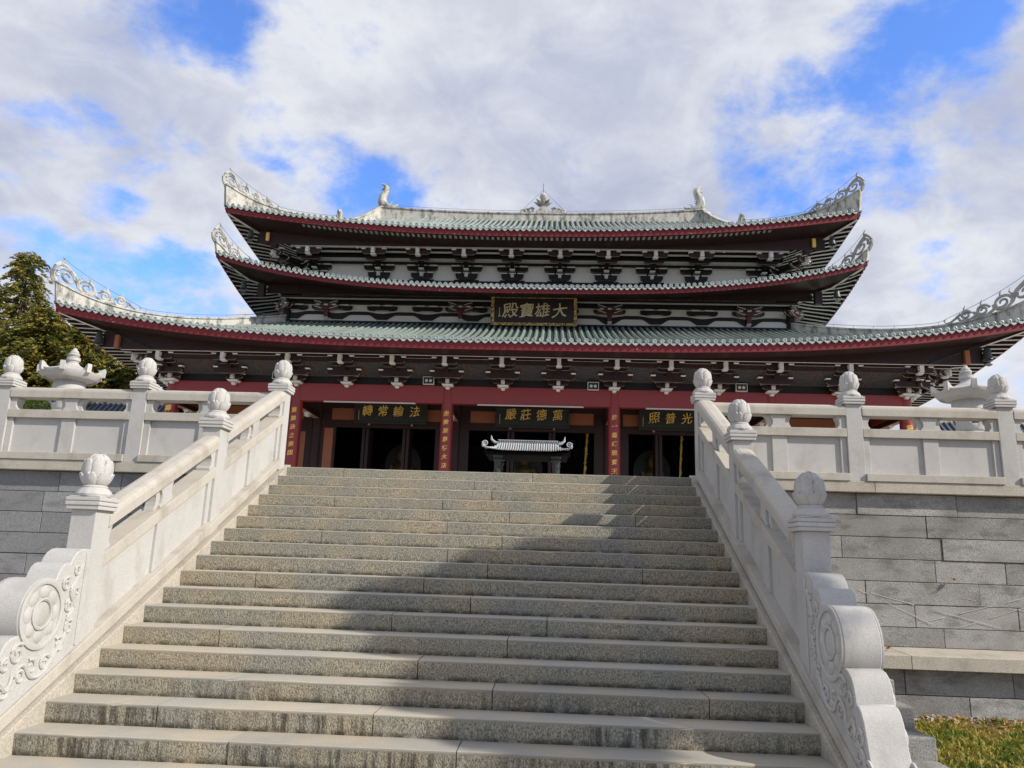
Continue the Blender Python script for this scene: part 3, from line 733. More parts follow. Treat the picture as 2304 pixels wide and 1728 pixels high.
def roof_under(root, r, drop, yin, zin, xin, roofpart, striped_from):
    """red fascia, brown front soffit, white side soffit with dark rafters, hip beams"""
    N = 64
    zf = lambda dc: r.z(0, dc)
    m = MB()
    e = .055                                          # fascia stands a little behind the drips
    for sgn in (1, -1):
        yy = r.yf+e if sgn > 0 else r.yb-e; y2 = yy+sgn*.07
        xs = [(-1+2*i/N)*(r.xe-e) for i in range(N+1)]
        vs = []
        for x in xs:
            z = zf(r.xe-abs(x)); vs += [(x, yy, z-.03), (x, yy-sgn*.0+sgn*.02, z-drop), (x, y2, z-drop), (x, y2, z-.03)]
        m.add(vs, [(i*4+j, i*4+(j+1) % 4, (i+1)*4+(j+1) % 4, (i+1)*4+j) for i in range(N) for j in range(4)]+[(0,1,2,3)])
        xx = sgn*(r.xe-e); x2 = xx-sgn*.07
        vs = []
        for i in range(N+1):
            y = r.yf+e+(r.yb-r.yf-2*e)*i/N; z = zf(min(y-r.yf, r.yb-y)); vs += [(xx, y, z-.03), (xx-sgn*.02, y, z-drop), (x2, y, z-drop), (x2, y, z-.03)]
        m.add(vs, [(i*4+j, i*4+(j+1) % 4, (i+1)*4+(j+1) % 4, (i+1)*4+j) for i in range(N) for j in range(4)])
    m.build('fascia_board', 'red', roofpart)
    Ds = yin-r.yf; Dx = r.xe-xin
    lift = lambda dc: zf(max(dc, 0))-zf(r.xe)
    def us(d, dc):
        """underside height d in from the eave; the inner edge is packed up towards the corners"""
        t = min(1, d/Ds); zo = zf(dc)-drop+.045; zi = zin+.88*lift(dc)
        z = zo*(1-t)+zi*t
        if d > Ds: z = zi+(zin+.02-zi)*min(1, (d-Ds)/(max(Dx, Ds+.1)-Ds))
        return min(z, r.z(min(d, r.D), dc)-.10)
    m = MB()
    def F(u, v):
        d = .12+(Ds-.12)*v; x = (-1+2*u)*(r.xe-d); return (x, r.yf+d, us(d, r.xe-abs(x)))
    m.grid(F, 60, 6)
    xi_ = r.xe-Ds
    m.grid(lambda u, v: ((-1+2*u)*xi_, yin+.001, (zin+.05)*(1-v)+us(Ds, r.xe-abs((-1+2*u)*xi_))*v), 60, 1)
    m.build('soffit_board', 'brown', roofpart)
    # sides: pale boards between dark rafters
    for sgn in (1, -1):
        m = MB(); rf = MB()
        def G(u, v):
            d = .10+(Dx-.10)*v; lo = r.yf+min(d, Ds); y = lo+(r.yb-r.yf-2*min(d, Ds))*u
            dd = min(y-r.yf, r.yb-y); z = us(d, dd)
            return (sgn*(r.xe-d), y, z+.03)
        m.grid(G, 50, 8)
        y = r.yf+.25
        while y < r.yb-.2:
            L = min(Dx, max(y-r.yf, 0), max(r.yb-y, 0)) if min(y-r.yf, r.yb-y) < Ds else Dx
            vs = []; k = 7
            if L > .25:
                for i in range(k+1):
                    d = .11+(L-.11)*i/k; dd = min(y-r.yf, r.yb-y); z = us(d, dd)
                    x = sgn*(r.xe-d); vs += [(x, y-.09, z-.05), (x, y+.09, z-.05), (x, y+.09, z+.05), (x, y-.09, z+.05)]
                rf.add(vs, [(i*4+j, i*4+(j+1) % 4, (i+1)*4+(j+1) % 4, (i+1)*4+j) for i in range(k) for j in (1,2,3)]+[(0,1,2,3)], 0)
                vs = [(p[0], p[1]+e, p[2]-.004) for i in range(k+1) for p, e in ((vs[i*4], .0), (vs[i*4+1], .0))]
                rf.add(vs, [(i*2, i*2+1, i*2+3, i*2+2) for i in range(k)], 1)
            y += .40
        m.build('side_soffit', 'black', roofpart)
        rf.build('rafter', ['black', 'trim'], roofpart).__setitem__('kind', 'stuff')
    # hip beams with a notched white nosing
    for sgn in (-1, 1):
        m = MB(); Lh = Ds+1.2
        hz = lambda d: us(d, d)
        top = [(d, hz(d)+.02) for d in (.14, .5, 1.0, 1.5, 2.0, Lh)]
        k = Ds/1.4
        bot = [(Lh, hz(1.4*k)-.55), (2.25*k, hz(1.4*k)-.52), (1.98*k, hz(1.4*k)-.50), (1.90*k, hz(1.4*k)-.40), (1.80*k, hz(1.4*k)-.44), (1.66*k, hz(1.4*k)-.34), (1.55*k, hz(1.4*k)-.22), (1.40*k, hz(1.4*k)-.15), (.9*k, hz(.9*k)-.11), (.14, hz(.14)-.05)]
        bot = [b for b in bot if b[0] <= Lh]
        poly = [(d, z) for d, z in top]+bot
        n = len(poly); w = .085; inx, iny = -sgn/sqrt(2), 1/sqrt(2); lx, ly = iny, -inx
        vs = []
        for s_ in (-1, 1):
            for d, z in poly: vs.append((sgn*r.xe-sgn*d+lx*w*s_, r.yf+d+ly*w*s_, z))
        o = len(m.v); m.add(vs, [tuple(range(n)), tuple(range(2*n-1, n-1, -1))], 0)
        for i in range(n):
            j = (i+1) % n; m.f.append((o+i, o+j, o+n+j, o+n+i)); m.m.append(1 if i >= len(top) else 0)
        m.build('hip_beam', ['brown', 'trim'], roofpart)

def ridge_slab(m, pts, th, capw=.05, caph=.07, lean=0.0):
    """pts: (x, y, zbottom, ztop); wall like ridge with a wider rounded cap"""
    P = [Vector(p[:2]) for p in pts]; n = len(pts); vs = []
    for i, p in enumerate(pts):
        t = P[min(i+1, n-1)]-P[max(i-1, 0)]; t.normalize(); l = Vector((-t.y, t.x))
        off = Vector((0, 0))
        zb, zt = p[2], p[3]
        prof = [(-th, zb), (-th, zt-caph-.05), (-th-capw, zt-caph-.02), (-th-capw, zt-caph*.4), (-th*.5, zt), (th*.5, zt), (th+capw, zt-caph*.4), (th+capw, zt-caph-.02), (th, zt-caph-.05), (th, zb)]
        for a, z in prof:
            o2 = -t*lean*((z-zb)/(zt-zb+1e-6)) if i == 0 else Vector((0,0))
            vs.append((p[0]+l.x*a+o2.x, p[1]+l.y*a+o2.y, z))
    k = 10
    m.add(vs, [(i*k+j, i*k+j+1, (i+1)*k+j+1, (i+1)*k+j) for i in range(n-1) for j in range(k-1)]+[tuple(range(k-1, -1, -1)), tuple((n-1)*k+j for j in range(k))])

def scroll_crest(m, base, size):
    """cast scroll crest standing on a hip ridge: base(s) -> world point on the ridge top, s measured from the corner"""
    def T(s, h): p = base(s); return Vector((p[0], p[1], p[2]+h))
    def sp(cs, ch, r0, turns, a0, sgn, rad):
        pts = []; N = 30
        for i in range(N+1):
            t = i/N; rr = r0*(1-.78*t); a = a0+sgn*turns*2*pi*t; pts.append(T(cs+rr*1.15*cos(a), ch+rr*sin(a)))
        m.tube(pts, [rad*(1-.35*i/N) for i in range(N+1)], 6)
    k = size
    # outer horn rising from the ridge end to the spike
    horn = [(-.10,-.02),(-.22,.18),(-.26,.42),(-.16,.66),(.0,.80),(.10,.90),(.08,1.10)]
    m.tube([T(a*k, b*k) for a, b in horn], [.11*k, .105*k, .095*k, .085*k, .08*k, .07*k, .025*k], 6)
    m.tube([T(a*k, b*k) for a, b in [(.02,.80),(.28,.76),(.55,.60),(.72,.42),(.78,.22)]], [.075*k]*4+[.065*k], 6)
    sp(.30*k, .40*k, .34*k, 1.55, 3.6, -1, .072*k)
    specs = [(1.10, .34, .28, 1.5, 2.9), (1.80, .28, .22, 1.5, 2.9), (2.42, .26, .18, 1.45, 2.9)]
    for i, (cs, ch, r0, tn, a0) in enumerate(specs):
        sp(cs*k, ch*k, r0*k, tn, a0, -1, .062*k)
        m.tube([T((cs-.46)*k, (ch+.10)*k), T((cs-.36)*k, (ch-.12)*k), T((cs-.12)*k, max(.04, ch-.29)*k), T((cs+.22)*k, max(.05, ch-.20)*k), T((cs+.34)*k, (ch+.02)*k)], .06*k, 6)
        m.tube([T((cs+.05)*k, (ch+r0-.02)*k), T((cs+.06)*k, (ch+r0+.10)*k), T((cs+.01)*k, (ch+r0+.22)*k)], [.05*k, .035*k, .01*k], 6)
    m.tube([T(.74*k, .52*k), T(.84*k, .66*k), T(.80*k, .80*k)], [.05*k, .035*k, .01*k], 6)
    m.tube([T(2.60*k, .36*k), T(2.80*k, .20*k), T(3.02*k, .06*k), T(3.18*k, .05*k), T(3.25*k, .16*k), T(3.18*k, .22*k)], [.05*k, .05*k, .045*k, .04*k, .035*k, .02*k], 6)

def hips(root, r, roofpart, D, h_in, h_add, decay, size, th, wire=True, start_out=.12):
    for sgn in (-1, 1):
        def zt(d): return r.z(d, d)+h_in+h_add*exp(-max(d, 0)/decay)
        m = MB(); pts = []
        n = 26
        for i in range(n+1):
            d = .02+(D-.02)*(i/n)**1.15; pts.append((sgn*(r.xe-d), r.yf+d, r.z(d, d)-.02, zt(d)))
        ridge_slab(m, pts, th, lean=start_out)
        m.build('hip_ridge', 'ridge', roofpart, smooth=True)
        m = MB()
        base = lambda s: (sgn*(r.xe-max(s, -.4)*.7071), r.yf+max(s, -.4)*.7071, zt(max(s, 0)*.7071)-.02)
        scroll_crest(m, base, size)
        m.build('ridge_scroll', 'ridge' if sgn < 0 else 'scroll', roofpart, smooth=True)  # right scrolls take a darker grey that paints in their shade
        if wire:
            m = MB(); P = []
            for i in range(40):
                d = D-(D-.0)*i/39; e = .13
                if d < 3.3*size*.72: e = .13+(1.05*size-.13)*(1-d/(3.3*size*.72))**.8
                P.append((sgn*(r.xe-d), r.yf+d, zt(d)+e))
            m.tube(P, .012, 4)
            d = 3.4*size*.72
            while d < D: m.tube([(sgn*(r.xe-d), r.yf+d, zt(d)-.02), (sgn*(r.xe-d), r.yf+d, zt(d)+.135)], .010, 4); d += .62
            m.build('lightning_wire', 'steel', roofpart)

# ------------------------------------------------------------------ bracket sets
def gong(m, w, d0, d1, z0, z1, x=0, mat=0):
    """bracket arm with rounded lower corners; timber face, white underside"""
    h = z1-z0
    poly = [(x-w, z1), (x-w, z0+.5*h), (x-.97*w, z0+.3*h), (x-.90*w, z0+.14*h), (x-.80*w, z0+.03*h), (x-.68*w, z0), (x+.68*w, z0), (x+.80*w, z0+.03*h), (x+.90*w, z0+.14*h), (x+.97*w, z0+.3*h), (x+w, z0+.5*h), (x+w, z1)]
    m.prism(poly, 'y', -d1+.03, -d0, mat); m.prism(poly, 'y', -d1, -d1+.029, mat, 1)      # only the front lip is edged white
def dou(m, x, d, z, w, h, mat=1):
    a, b = w/2, w*.36
    def ring(q, zz): return [(x-q, -d-q, zz), (x+q, -d-q, zz), (x+q, -d+q, zz), (x-q, -d+q, zz)]
    m.add(ring(b, z)+ring(a, z+h*.55)+ring(a, z+h), [(3,2,1,0), (8,9,10,11)]+[(k*4+i, k*4+(i+1) % 4, (k+1)*4+(i+1) % 4, (k+1)*4+i) for k in (0,1) for i in range(4)], mat)
def slant(m, w, d0, z0, d1, z1, h, mat=0, nose=True):
    """sloping lever arm running out from the wall"""
    vs = [(-w, -d0, z0), (w, -d0, z0), (w, -d0, z0+h), (-w, -d0, z0+h), (-w, -d1, z1), (w, -d1, z1), (w, -d1, z1+h), (-w, -d1, z1+h)]
    m.add(vs, [(0,1,2,3), (4,7,6,5), (3,2,6,7), (0,4,5,1), (0,3,7,4), (1,5,6,2)], mat)

def bracket_lower():
    m = MB()
    dou(m, 0, .36, 8.20, .17, .10); dou(m, 0, .36, 8.325, .46, .075)
    m.box(-.30, .30, -.42, .2, 8.40, 8.46, 0)
    gong(m, .44, .38, .52, 8.46, 8.64); m.box(-.075, .075, -.66, .1, 8.425, 8.60, 1)
    for x in (-.37, 0, .37): dou(m, x, .46, 8.64, .19, .055)
    gong(m, .69, .82, .96, 8.575, 8.815)
    for x in (-.61, .61): dou(m, x, .90, 8.815, .20, .055)
    slant(m, .085, .3, 8.62, .95, 8.68, .15)
    slant(m, .085, .6, 8.72, 1.15, 8.84, .16); slant(m, .08, .9, 8.88, 1.7, 8.95, .16)
    gong(m, .47, 1.06, 1.2, 8.925, 9.09)
    for x in (-.4, 0, .4): dou(m, x, 1.13, 9.09, .17, .06)
    dou(m, 0, 1.62, 8.92, .24, .075)
    gong(m, .53, 1.50, 1.64, 8.985, 9.215)
    for x in (-.45, .45): dou(m, x, 1.57, 9.215, .21, .065)
    m.box(-.08, .08, -1.86, -1.3, 8.985, 9.25, 1)
    return m.mesh('bracket_set', ['brown', 'trim'])
def bracket_upper():
    m = MB()                                          # d measured from the wall face at y=31
    m.box(-.62, .62, -.16, 0, 14.70, 14.735, 2)
    gong(m, .54, .05, .19, 14.80, 15.07, 0, 2); m.box(-.08, .08, -.32, 0, 14.86, 15.06, 3)
    m.box(-.34, .34, -.17, 0, 14.735, 14.815, 2)
    for x in (-.42, 0, .42): m.box(x-.17, x+.17, -.21, -.02, 15.067, 15.125, 3)
    gong(m, .77, .05, .19, 15.19, 15.425, 0, 2)
    m.box(-.25, .25, -.17, 0, 15.125, 15.21, 2)
    for x in (-.56, 0, .56): m.box(x-.20, x+.20, -.22, -.02, 15.422, 15.485, 3)
    dou(m, 0, .42, 15.13, .26, .075, 3)
    slant(m, .09, .1, 15.17, 1.0, 15.36, .22, 2); slant(m, .085, .3, 15.40, 1.5, 15.46, .2)
    gong(m, .50, .98, 1.12, 15.36, 15.54)
    dou(m, 0, 1.56, 15.40, .26, .075)
    gong(m, .58, 1.46, 1.60, 15.475, 15.71)
    for x in (-.5, .5): dou(m, x, 1.53, 15.71, .22, .065)
    m.box(-.085, .085, -1.80, -1.2, 15.475, 15.745, 1)
    return m.mesh('bracket_set', ['brown', 'trim', 'black', 'trim'])
def bracket_mid():
    m = MB()                                          # on the middle storey columns, wall face y=30.6
    m.box(-.10, .10, -.26, 0, 12.56, 13.30, 4)
    m.add([(-.10,-.26,12.56),(.10,-.26,12.56),(.10,-.02,12.36),(-.10,-.02,12.36),(-.10,0,12.56),(.10,0,12.56)], [(0,1,2,3),(0,3,4),(1,5,2)], 1)
    for w, d0, d1, z0, z1, mt in ((.62, .22, .34, 12.93, 13.10, 4), (.60, .30, .42, 13.20, 13.34, 0)):
        gong(m, w, d0, d1, z0, z1, 0, mt)
    for x in (-.4, 0, .4): dou(m, x, .30, 13.11, .2, .06)
    for s_ in (-1, 1):                                # carved white edges
        m.tube([(s_*.2, -.36, 12.96), (s_*.34, -.36, 12.99), (s_*.42, -.36, 13.03), (s_*.5, -.36, 13.05), (s_*.6, -.36, 13.10)], .018, 5, 1)
        m.tube([(s_*.2, -.44, 13.21), (s_*.32, -.44, 13.25), (s_*.40, -.44, 13.28), (s_*.48, -.44, 13.29), (s_*.58, -.44, 13.34)], .018, 5, 1)
    gong(m, .76, .06, .16, 12.95, 13.165)
    return m.mesh('bracket_set', ['brown', 'trim', 'black', 'trim', 'darkred'])

# ------------------------------------------------------------------ lettering
def glyph(ch, size, slant_=0.0, bold=0.0, depth=0.02):
    """one written character as a mesh centred on the origin, standing in the xz plane and facing -y"""
    cu = bpy.data.curves.new('lettering', 'FONT'); cu.body = ch; cu.size = 1.0; cu.extrude = depth/size/2; cu.offset = bold; cu.resolution_u = 3
    ob = bpy.data.objects.new('lettering', cu); COL.objects.link(ob)
    bpy.context.view_layer.update()
    me = bpy.data.meshes.new_from_object(ob.evaluated_get(bpy.context.evaluated_depsgraph_get()))
    bpy.data.objects.remove(ob); bpy.data.curves.remove(cu)
    co = [v.co.copy() for v in me.vertices]
    if not co: return [], []
    x0, x1 = min(c.x for c in co), max(c.x for c in co); y0, y1 = min(c.y for c in co), max(c.y for c in co)
    cx, cy = (x0+x1)/2, (y0+y1)/2; k = size/max(.6, y1-y0, .9*(x1-x0))
    vs = []
    for c in co:
        x, y = (c.x-cx), (c.y-cy)
        y2 = y+slant_*x+.035*sin(x*5+y*3); x2 = x+.10*y*abs(slant_)*2+.03*sin(y*6+1.0)     # brush like irregularity
        vs.append((x2*k, -c.z*k, y2*k))
    return vs, [tuple(p.vertices) for p in me.polygons]
def lettering(parent, chars, pos, size, mat, rot=None, slant_=.12, bold=.012, depth=.03, sx=1.0):
    m = MB()
    for ch, p in zip(chars, pos):
        vs, fs = glyph(ch, size, slant_, bold, depth)
        if rot: vs = [tuple(rot @ Vector(v)) for v in vs]
        m.add([(p[0]+v[0]*sx, p[1]+v[1], p[2]+v[2]) for v in vs], fs)
    return m.build('lettering', mat, parent, recalc=False)

def temple():
    H = empty('temple_hall', (0, YC, 2.396))
    tag(H, 'large Chinese temple hall with three tiers of green tiled sweeping roofs above red columns', 'temple')
    r1 = Roof(19.2, 23.5, 48.5, 9.54, 1.27, 3.1, 30.6, 12.32, .80, 0)
    r2 = Roof(14.95, 28.0, 44.0, 13.38, 1.50, 3.0, 31.0, 14.45, .85, 0)
    r3 = Roof(14.80, 28.0, 44.0, 16.21, 1.06, 2.3, 36.0, 20.30, .86, 0)
    # ---- roofs
    t1 = roof_tiles(H, r1, .29, 6.95); t2 = roof_tiles(H, r2, .262, 2.98)
    gb = lambda v: 10.4-1.15*v
    t3 = roof_tiles(H, r3, .285, 4.4, gb)
    roof_under(H, r1, .345, 24.9, 9.31, 15.7, t1, 0)
    roof_under(H, r2, .265, 29.9, 13.50, 12.3, t2, 0)
    roof_under(H, r3, .325, 29.25, 15.80, 11.9, t3, 0)
    hips(H, r1, t1, 6.95, .40, .50, 1.5, 1.0, .13)
    hips(H, r2, t2, 2.95, .22, .34, 1.2, .88, .10)
    hips(H, r3, t3, 4.45, .22, .85, 1.5, .82, .12)
    # rafter ends along the top eave
    m = MB(); x = -11.0
    while x < 11.0: z = r3.z(0, 14.8-abs(x))-.345; m.box(x-.06, x+.06, 28.2, 28.5, z-.002, z+.02); x += .25
    m.build('rafter_end', 'scroll', t3)['kind'] = 'stuff'
    # gable ridges and gable walls of the top roof
    for s in (-1, 1):
        m = MB(); pts = []
        for i in range(17):
            v = i/16; y = 36-(36-32.5)*v; x = s*(9.25+1.15*v)
            zb = r3.front(0, y)-.03; pts.append((x, y, zb, zb+.03+.30+.62*(1-v)**2.2))
        ridge_slab(m, pts, .13); m.build('gable_ridge', 'ridge', t3, smooth=True)
        m = MB(); m.add([(s*9.3, 36, 20.3), (s*10.3, 32.5, r3.front(0, 32.5)), (s*10.3, 39.5, r3.front(0, 32.5))], [(0,1,2)]); m.build('gable_wall', 'plaster', t3)
        m = MB()                                      # small crouching lion at the foot of the gable ridge
        z0 = r3.front(0, 32.3)+.25; X = s*10.5
        m.tube([(X, 32.4, z0-.2), (X, 32.36, z0+.1), (X, 32.25, z0+.32), (X, 32.12, z0+.46), (X+s*.03, 32.0, z0+.42)], [.17, .19, .16, .13, .05], 8)
        m.tube([(X-.09, 32.15, z0-.2), (X-.09, 32.05, z0+.2)], [.05, .06], 6); m.tube([(X+.09, 32.15, z0-.2), (X+.09, 32.05, z0+.2)], [.05, .06], 6)
        m.tube([(X, 32.5, z0), (X-s*.05, 32.62, z0+.2), (X-s*.02, 32.55, z0+.42)], [.07, .05, .02], 6)
        m.build('ridge_lion', 'ridge', t3, smooth=True)
    # main ridge
    m = MB(); pts = []
    for i in range(41):
        x = -9.2+18.4*i/40; pts.append((x, 36, 20.18, 20.74+.33*abs(x/9.2)**2.4))
    ridge_slab(m, pts, .17, .05, .08); mr = m.build('main_ridge', 'ridge', H, smooth=True)
    m = MB(); m.tube([(-9+18*i/40, 36, 20.74+.33*abs((-9+18*i/40)/9.2)**2.4+.17) for i in range(41)], .011, 4)
    for i in range(22): x = -8.8+17.6*i/21; z = 20.74+.33*abs(x/9.2)**2.4; m.tube([(x, 36, z-.02), (x, 36, z+.175)], .009, 4)
    m.build('lightning_wire', 'steel', mr)
    for s in (-1, 1):                                # dragon fish biting the ridge ends
        m = MB(); X = s*9.0
        def q(a, z): return (X+s*a, 36, z)
        spine = [q(-.62, 20.98), q(-.42, 21.02), q(-.18, 21.06), q(.06, 21.16), q(.20, 21.40), q(.17, 21.68), q(.05, 21.92), q(-.03, 22.12), q(-.01, 22.30), q(.12, 22.44), q(.32, 22.52)]
        m.tube(spine, [.10, .15, .19, .25, .26, .23, .19, .16, .14, .09, .02], 10, 0, (0,1,0))
        m.tube([q(.0, 22.18), q(.14, 22.20), q(.30, 22.12)], [.10, .07, .015], 6)                 # forked tail
        m.tube([q(-.55, 20.86), q(-.68, 20.80), q(-.75, 20.88)], [.10, .07, .03], 6)             # lower jaw
        m.tube([q(-.50, 21.10), q(-.68, 21.14), q(-.76, 21.22)], [.10, .07, .03], 6)             # snout
        m.tube([q(-.3, 21.22), q(-.36, 21.36), q(-.46, 21.42)], [.06, .04, .01], 5)              # horn
        for k in range(9):                                                                      # dorsal spikes
            t = k/8; px, pz = -.14-.02*k+.10*t, 21.30+1.05*t
            a = [-.06,-.10,-.10,-.11,-.16,-.19,-.20,-.20,-.13][k]
            m.tube([q(a+.10, pz-.02), q(a-.07, pz+.06)], [.05, .008], 5)
        for k in range(7):                                                                      # fin ribs spreading down the ridge
            m.tube([q(-.05+.02*k, 21.2-.04*k), q(-.22-.03*k, 21.05-.09*k), q(-.42+.01*k, 20.92-.12*k)], [.06, .05, .02], 5)
        for v in range(len(m.v)):
            x, y, z = m.v[v]
            if y < 36: m.v[v] = (x, y-.02, z)
        m.build('ridge_beast', 'ridge', mr, smooth=True)
    # jewel and lotus finial at the middle of the ridge
    m = MB(); c = (.18, 36)
    m.prism([(c[0]-.62, 20.72), (c[0]-.45, 20.86), (c[0]-.25, 20.93), (c[0]-.12, 21.12), (c[0]+.12, 21.12), (c[0]+.25, 20.93), (c[0]+.45, 20.86), (c[0]+.62, 20.72)], 'y', 35.84, 36.16)
    m.lathe([(.10, 21.1), (.2, 21.18), (.12, 21.26), (.26, 21.40), (.30, 21.46), (.16, 21.5), (.1, 21.56)], 16, (c[0], 36, 0))
    for k in range(8):
        a = 2*pi*k/8; m.tube([(c[0]+.1*cos(a), 36+.1*sin(a), 21.28), (c[0]+.34*cos(a), 36+.34*sin(a), 21.36), (c[0]+.54*cos(a), 36+.54*sin(a), 21.47)], [.11, .12, .02], 6, flat=.5)
    m.lathe([(.02, 21.56), (.13, 21.62), (.20, 21.74), (.20, 21.84), (.13, 21.96), (.05, 22.02), (.02, 22.05)], 18, (c[0], 36, 0))
    for s in (-1, 1):
        for j, (a, r0) in enumerate(((.66, .19), (.93, .16), (1.17, .13))):
            pts = [(c[0]+s*(a+r0*(1-.7*i/18)*cos(2.6-s*0-i*.42)), 36, 20.93-.02*j+r0*(1-.7*i/18)*sin(2.6-i*.42)) for i in range(19)]
            m.tube(pts, .048, 6)
    m.build('ridge_finial', 'ridge', mr, smooth=True)
    m = MB(); m.tube([(c[0], 36, 22.0), (c[0], 36, 22.62)], .014, 5)
    m.tube([(c[0]-1.28, 36, 20.85), (c[0], 36, 22.22), (c[0]+1.30, 36, 20.85)], .012, 4); m.build('lightning_rod', 'iron', mr)

    # ---- middle and top storey walls
    m = MB(); m.box(-12.1, 12.1, 30.6, 41.4, 12.0, 13.5); m.build('middle_wall', 'plaster', H)
    m = MB(); m.box(-11.7, 11.7, 31.0, 41.0, 13.6, 16.1); m.build('upper_wall', 'plaster', H)
    m = MB()                                          # arched struts of the middle storey
    P_ = 2.215
    def wave(x):
        s_ = abs(((x-3.6)/P_+.5) % 1.0-.5)*2; return 12.475+.27*sstep(.12, .62, s_), 12.80+.10*sstep(.0, .8, s_)
    n = 220; vs = []
    for i in range(n+1):
        x = -12.1+24.2*i/n; lo, hi = wave(x)
        vs += [(x, 30.52, lo), (x, 30.52, hi), (x, 30.6, hi), (x, 30.6, lo)]
    m.add(vs, [(i*4+j, i*4+(j+1) % 4, (i+1)*4+(j+1) % 4, (i+1)*4+j) for i in range(n) for j in range(4)])
    x = 3.6-7*P_
    while x < 12.0:
        if abs(x) < 12 and min(abs(abs(x)-3.6), abs(abs(x)-10.2)) > .3:
            gong(m2 := MB(), .74, -30.57, -30.47, 12.945, 13.165, x); m.add(m2.v, m2.f, 0)
            m.tube([(x-.55, 30.5, 12.99), (x-.3, 30.49, 12.955), (x, 30.49, 12.94), (x+.3, 30.49, 12.955), (x+.55, 30.5, 12.99)], .022, 5, 1)
            for a in (-.32, .32): m.box(x+a-.2, x+a+.2, 30.44, 30.6, 13.168, 13.235, 1)
            m.box(x-.26, x+.26, 30.50, 30.6, 12.44, 12.475, 1)
        x += P_
    m.box(-12.2, 12.2, 30.42, 30.62, 13.27, 13.50, 0); m.box(-12.4, 12.4, 30.0, 30.16, 13.40, 13.52, 2); m.box(-12.4, 12.4, 29.99, 30.17, 13.385, 13.398, 1)
    m.box(-12.2, 12.2, 30.36, 30.62, 12.30, 12.375, 0)
    m.build('strut_frieze', ['black', 'trim', 'brown'], H)
    for s in (-1, 1):
        for y in (30.55, 41.4):
            m = MB(); m.lathe([(.20, 12.1), (.20, 13.5)], 16, (s*12.2, y, 0)); m.build('upper_column', 'black', H, smooth=True)
    bm_ = bracket_mid()
    for x in (-10.2, -3.6, 3.6, 10.2): link('bracket_set', bm_, H, mw=Matrix.Translation((x, 30.6, 0)))
    for s in (-1, 1):
        link('bracket_set', bm_, H, mw=Matrix.Translation((s*12.2, 30.6, 0)) @ Matrix.Rotation(s*R(45), 4, 'Z'))
        m = MB(); m.box(s*13.15-.16, s*13.15+.16, 29.3, 29.6, 13.25, 13.85); m.build('corner_post', 'brown', H)
    # top storey beams and brackets
    m = MB()
    for y, z0, z1, mt in ((30.94, 15.485, 15.75, 2), (30.45, 15.64, 15.84, 2), (29.85, 15.76, 15.9, 0), (29.35, 15.80, 15.95, 0)):
        m.box(-11.9, 11.9, y-.10, y+.10, z0, z1, mt); m.box(-11.9, 11.9, y-.101, y+(.101 if y != 30.45 else .35), z0-.012, z0-.001, 1)
    m.box(-11.9, 11.9, 30.2, 31.0, 15.95, 16.05, 2); m.box(-11.75, 11.75, 30.9, 31.0, 14.60, 14.70, 2)
    m.build('upper_beam', ['brown', 'trim', 'black'], H)
    bu = bracket_upper()
    for x in (1.17, 3.45, 5.68, 7.85, 11.05):
        for s in (-1, 1): link('bracket_set', bu, H, mw=Matrix.Translation((s*x, 31.0, 0)))
    for s in (-1, 1):
        link('bracket_set', bu, H, mw=Matrix.Translation((s*11.7, 31.0, 0)) @ Matrix.Rotation(s*R(45), 4, 'Z'))
        link('bracket_set', bu, H, mw=Matrix.Translation((s*11.7, 31.7, 0)) @ Matrix.Rotation(s*R(90), 4, 'Z'))
        m = MB(); m.box(s*13.0-.08, s*13.0+.08, 29.05, 29.2, 15.95, 16.38); m.build('corner_boss', 'gold', H, bevel=0.03)
        m = MB(); m.box(s*12.75-.16, s*12.75+.16, 29.25, 29.55, 15.75, 16.5); m.build('corner_post', 'brown', H)
        m = MB(); m.box(s*17.15-.09, s*17.15+.09, 24.75, 24.95, 9.30, 9.85); m.build('corner_post', 'orange', H)  # orange here paints sunlight on the post

    # ---- lower storey: columns, beam, porch
    for s in (-1, 1):
        for x in COLX:
            X = s*x; m = MB()
            m.lathe([(.27, 2.40), (.27, 5.5), (.262, 7.2), (.25, 8.0), (.235, 8.40)], 32, (X, YC, 0)); c = m.build('column', 'beam', H, smooth=True)
            m = MB(); m.lathe([(.36, 2.395), (.40, 2.46), (.42, 2.56), (.36, 2.66), (.29, 2.70)], 32, (X, YC, 0)); m.build('column_base', 'white', c, smooth=True)
            if x > 11: m = MB(); m.lathe([(.32, 8.40), (.40, 8.44), (.40, 8.52)], 4, (X, YC-.05, 0)); m.build('column_capital', 'trim', c)
            X2 = X; m = MB(); m.lathe([(.23, 2.40), (.23, 8.35)], 24, (X2, 30.0, 0)); m.build('inner_column', 'brown', H, smooth=True)
            m = MB(); m.box(X-.13, X+.13, YC+.2, 30.0, 7.42, 7.66, 0); m.box(X-.132, X+.132, YC+.3, 29.7, 7.405, 7.418, 1)
            m.box(X-.09, X+.09, 28.2, 28.5, 7.24, 7.40, 2); m.box(X-.12, X+.12, 28.15, 28.55, 7.36, 7.404, 2)
            m.build('tie_beam', ['brown', 'salmon', 'trim'], H)
    xs = [-15.51, -10.02, -3.52, 3.52, 10.02, 15.51]
    for a, b in zip(xs[:-1], xs[1:]):
        m = MB(); m.box(a+.15, b-.15, 26.62, 26.98, 7.63, 8.395); m.build('red_beam', 'beam', H, bevel=0.02)
    for s in (-1, 1):
        m = MB(); m.box(s*15.51-.18, s*15.51+.18, 27.0, 45, 7.63, 8.395); m.build('red_beam', 'beam', H, bevel=0.02)
        m = MB(); m.box(s*15.51-.16, s*15.51+.16, 30, 45.2, 2.4, 7.6); m.build('side_wall', 'brown', H)
    m = MB(); m.box(-15.6, 15.6, 26.66, 27.0, 8.40, 8.70, 0)
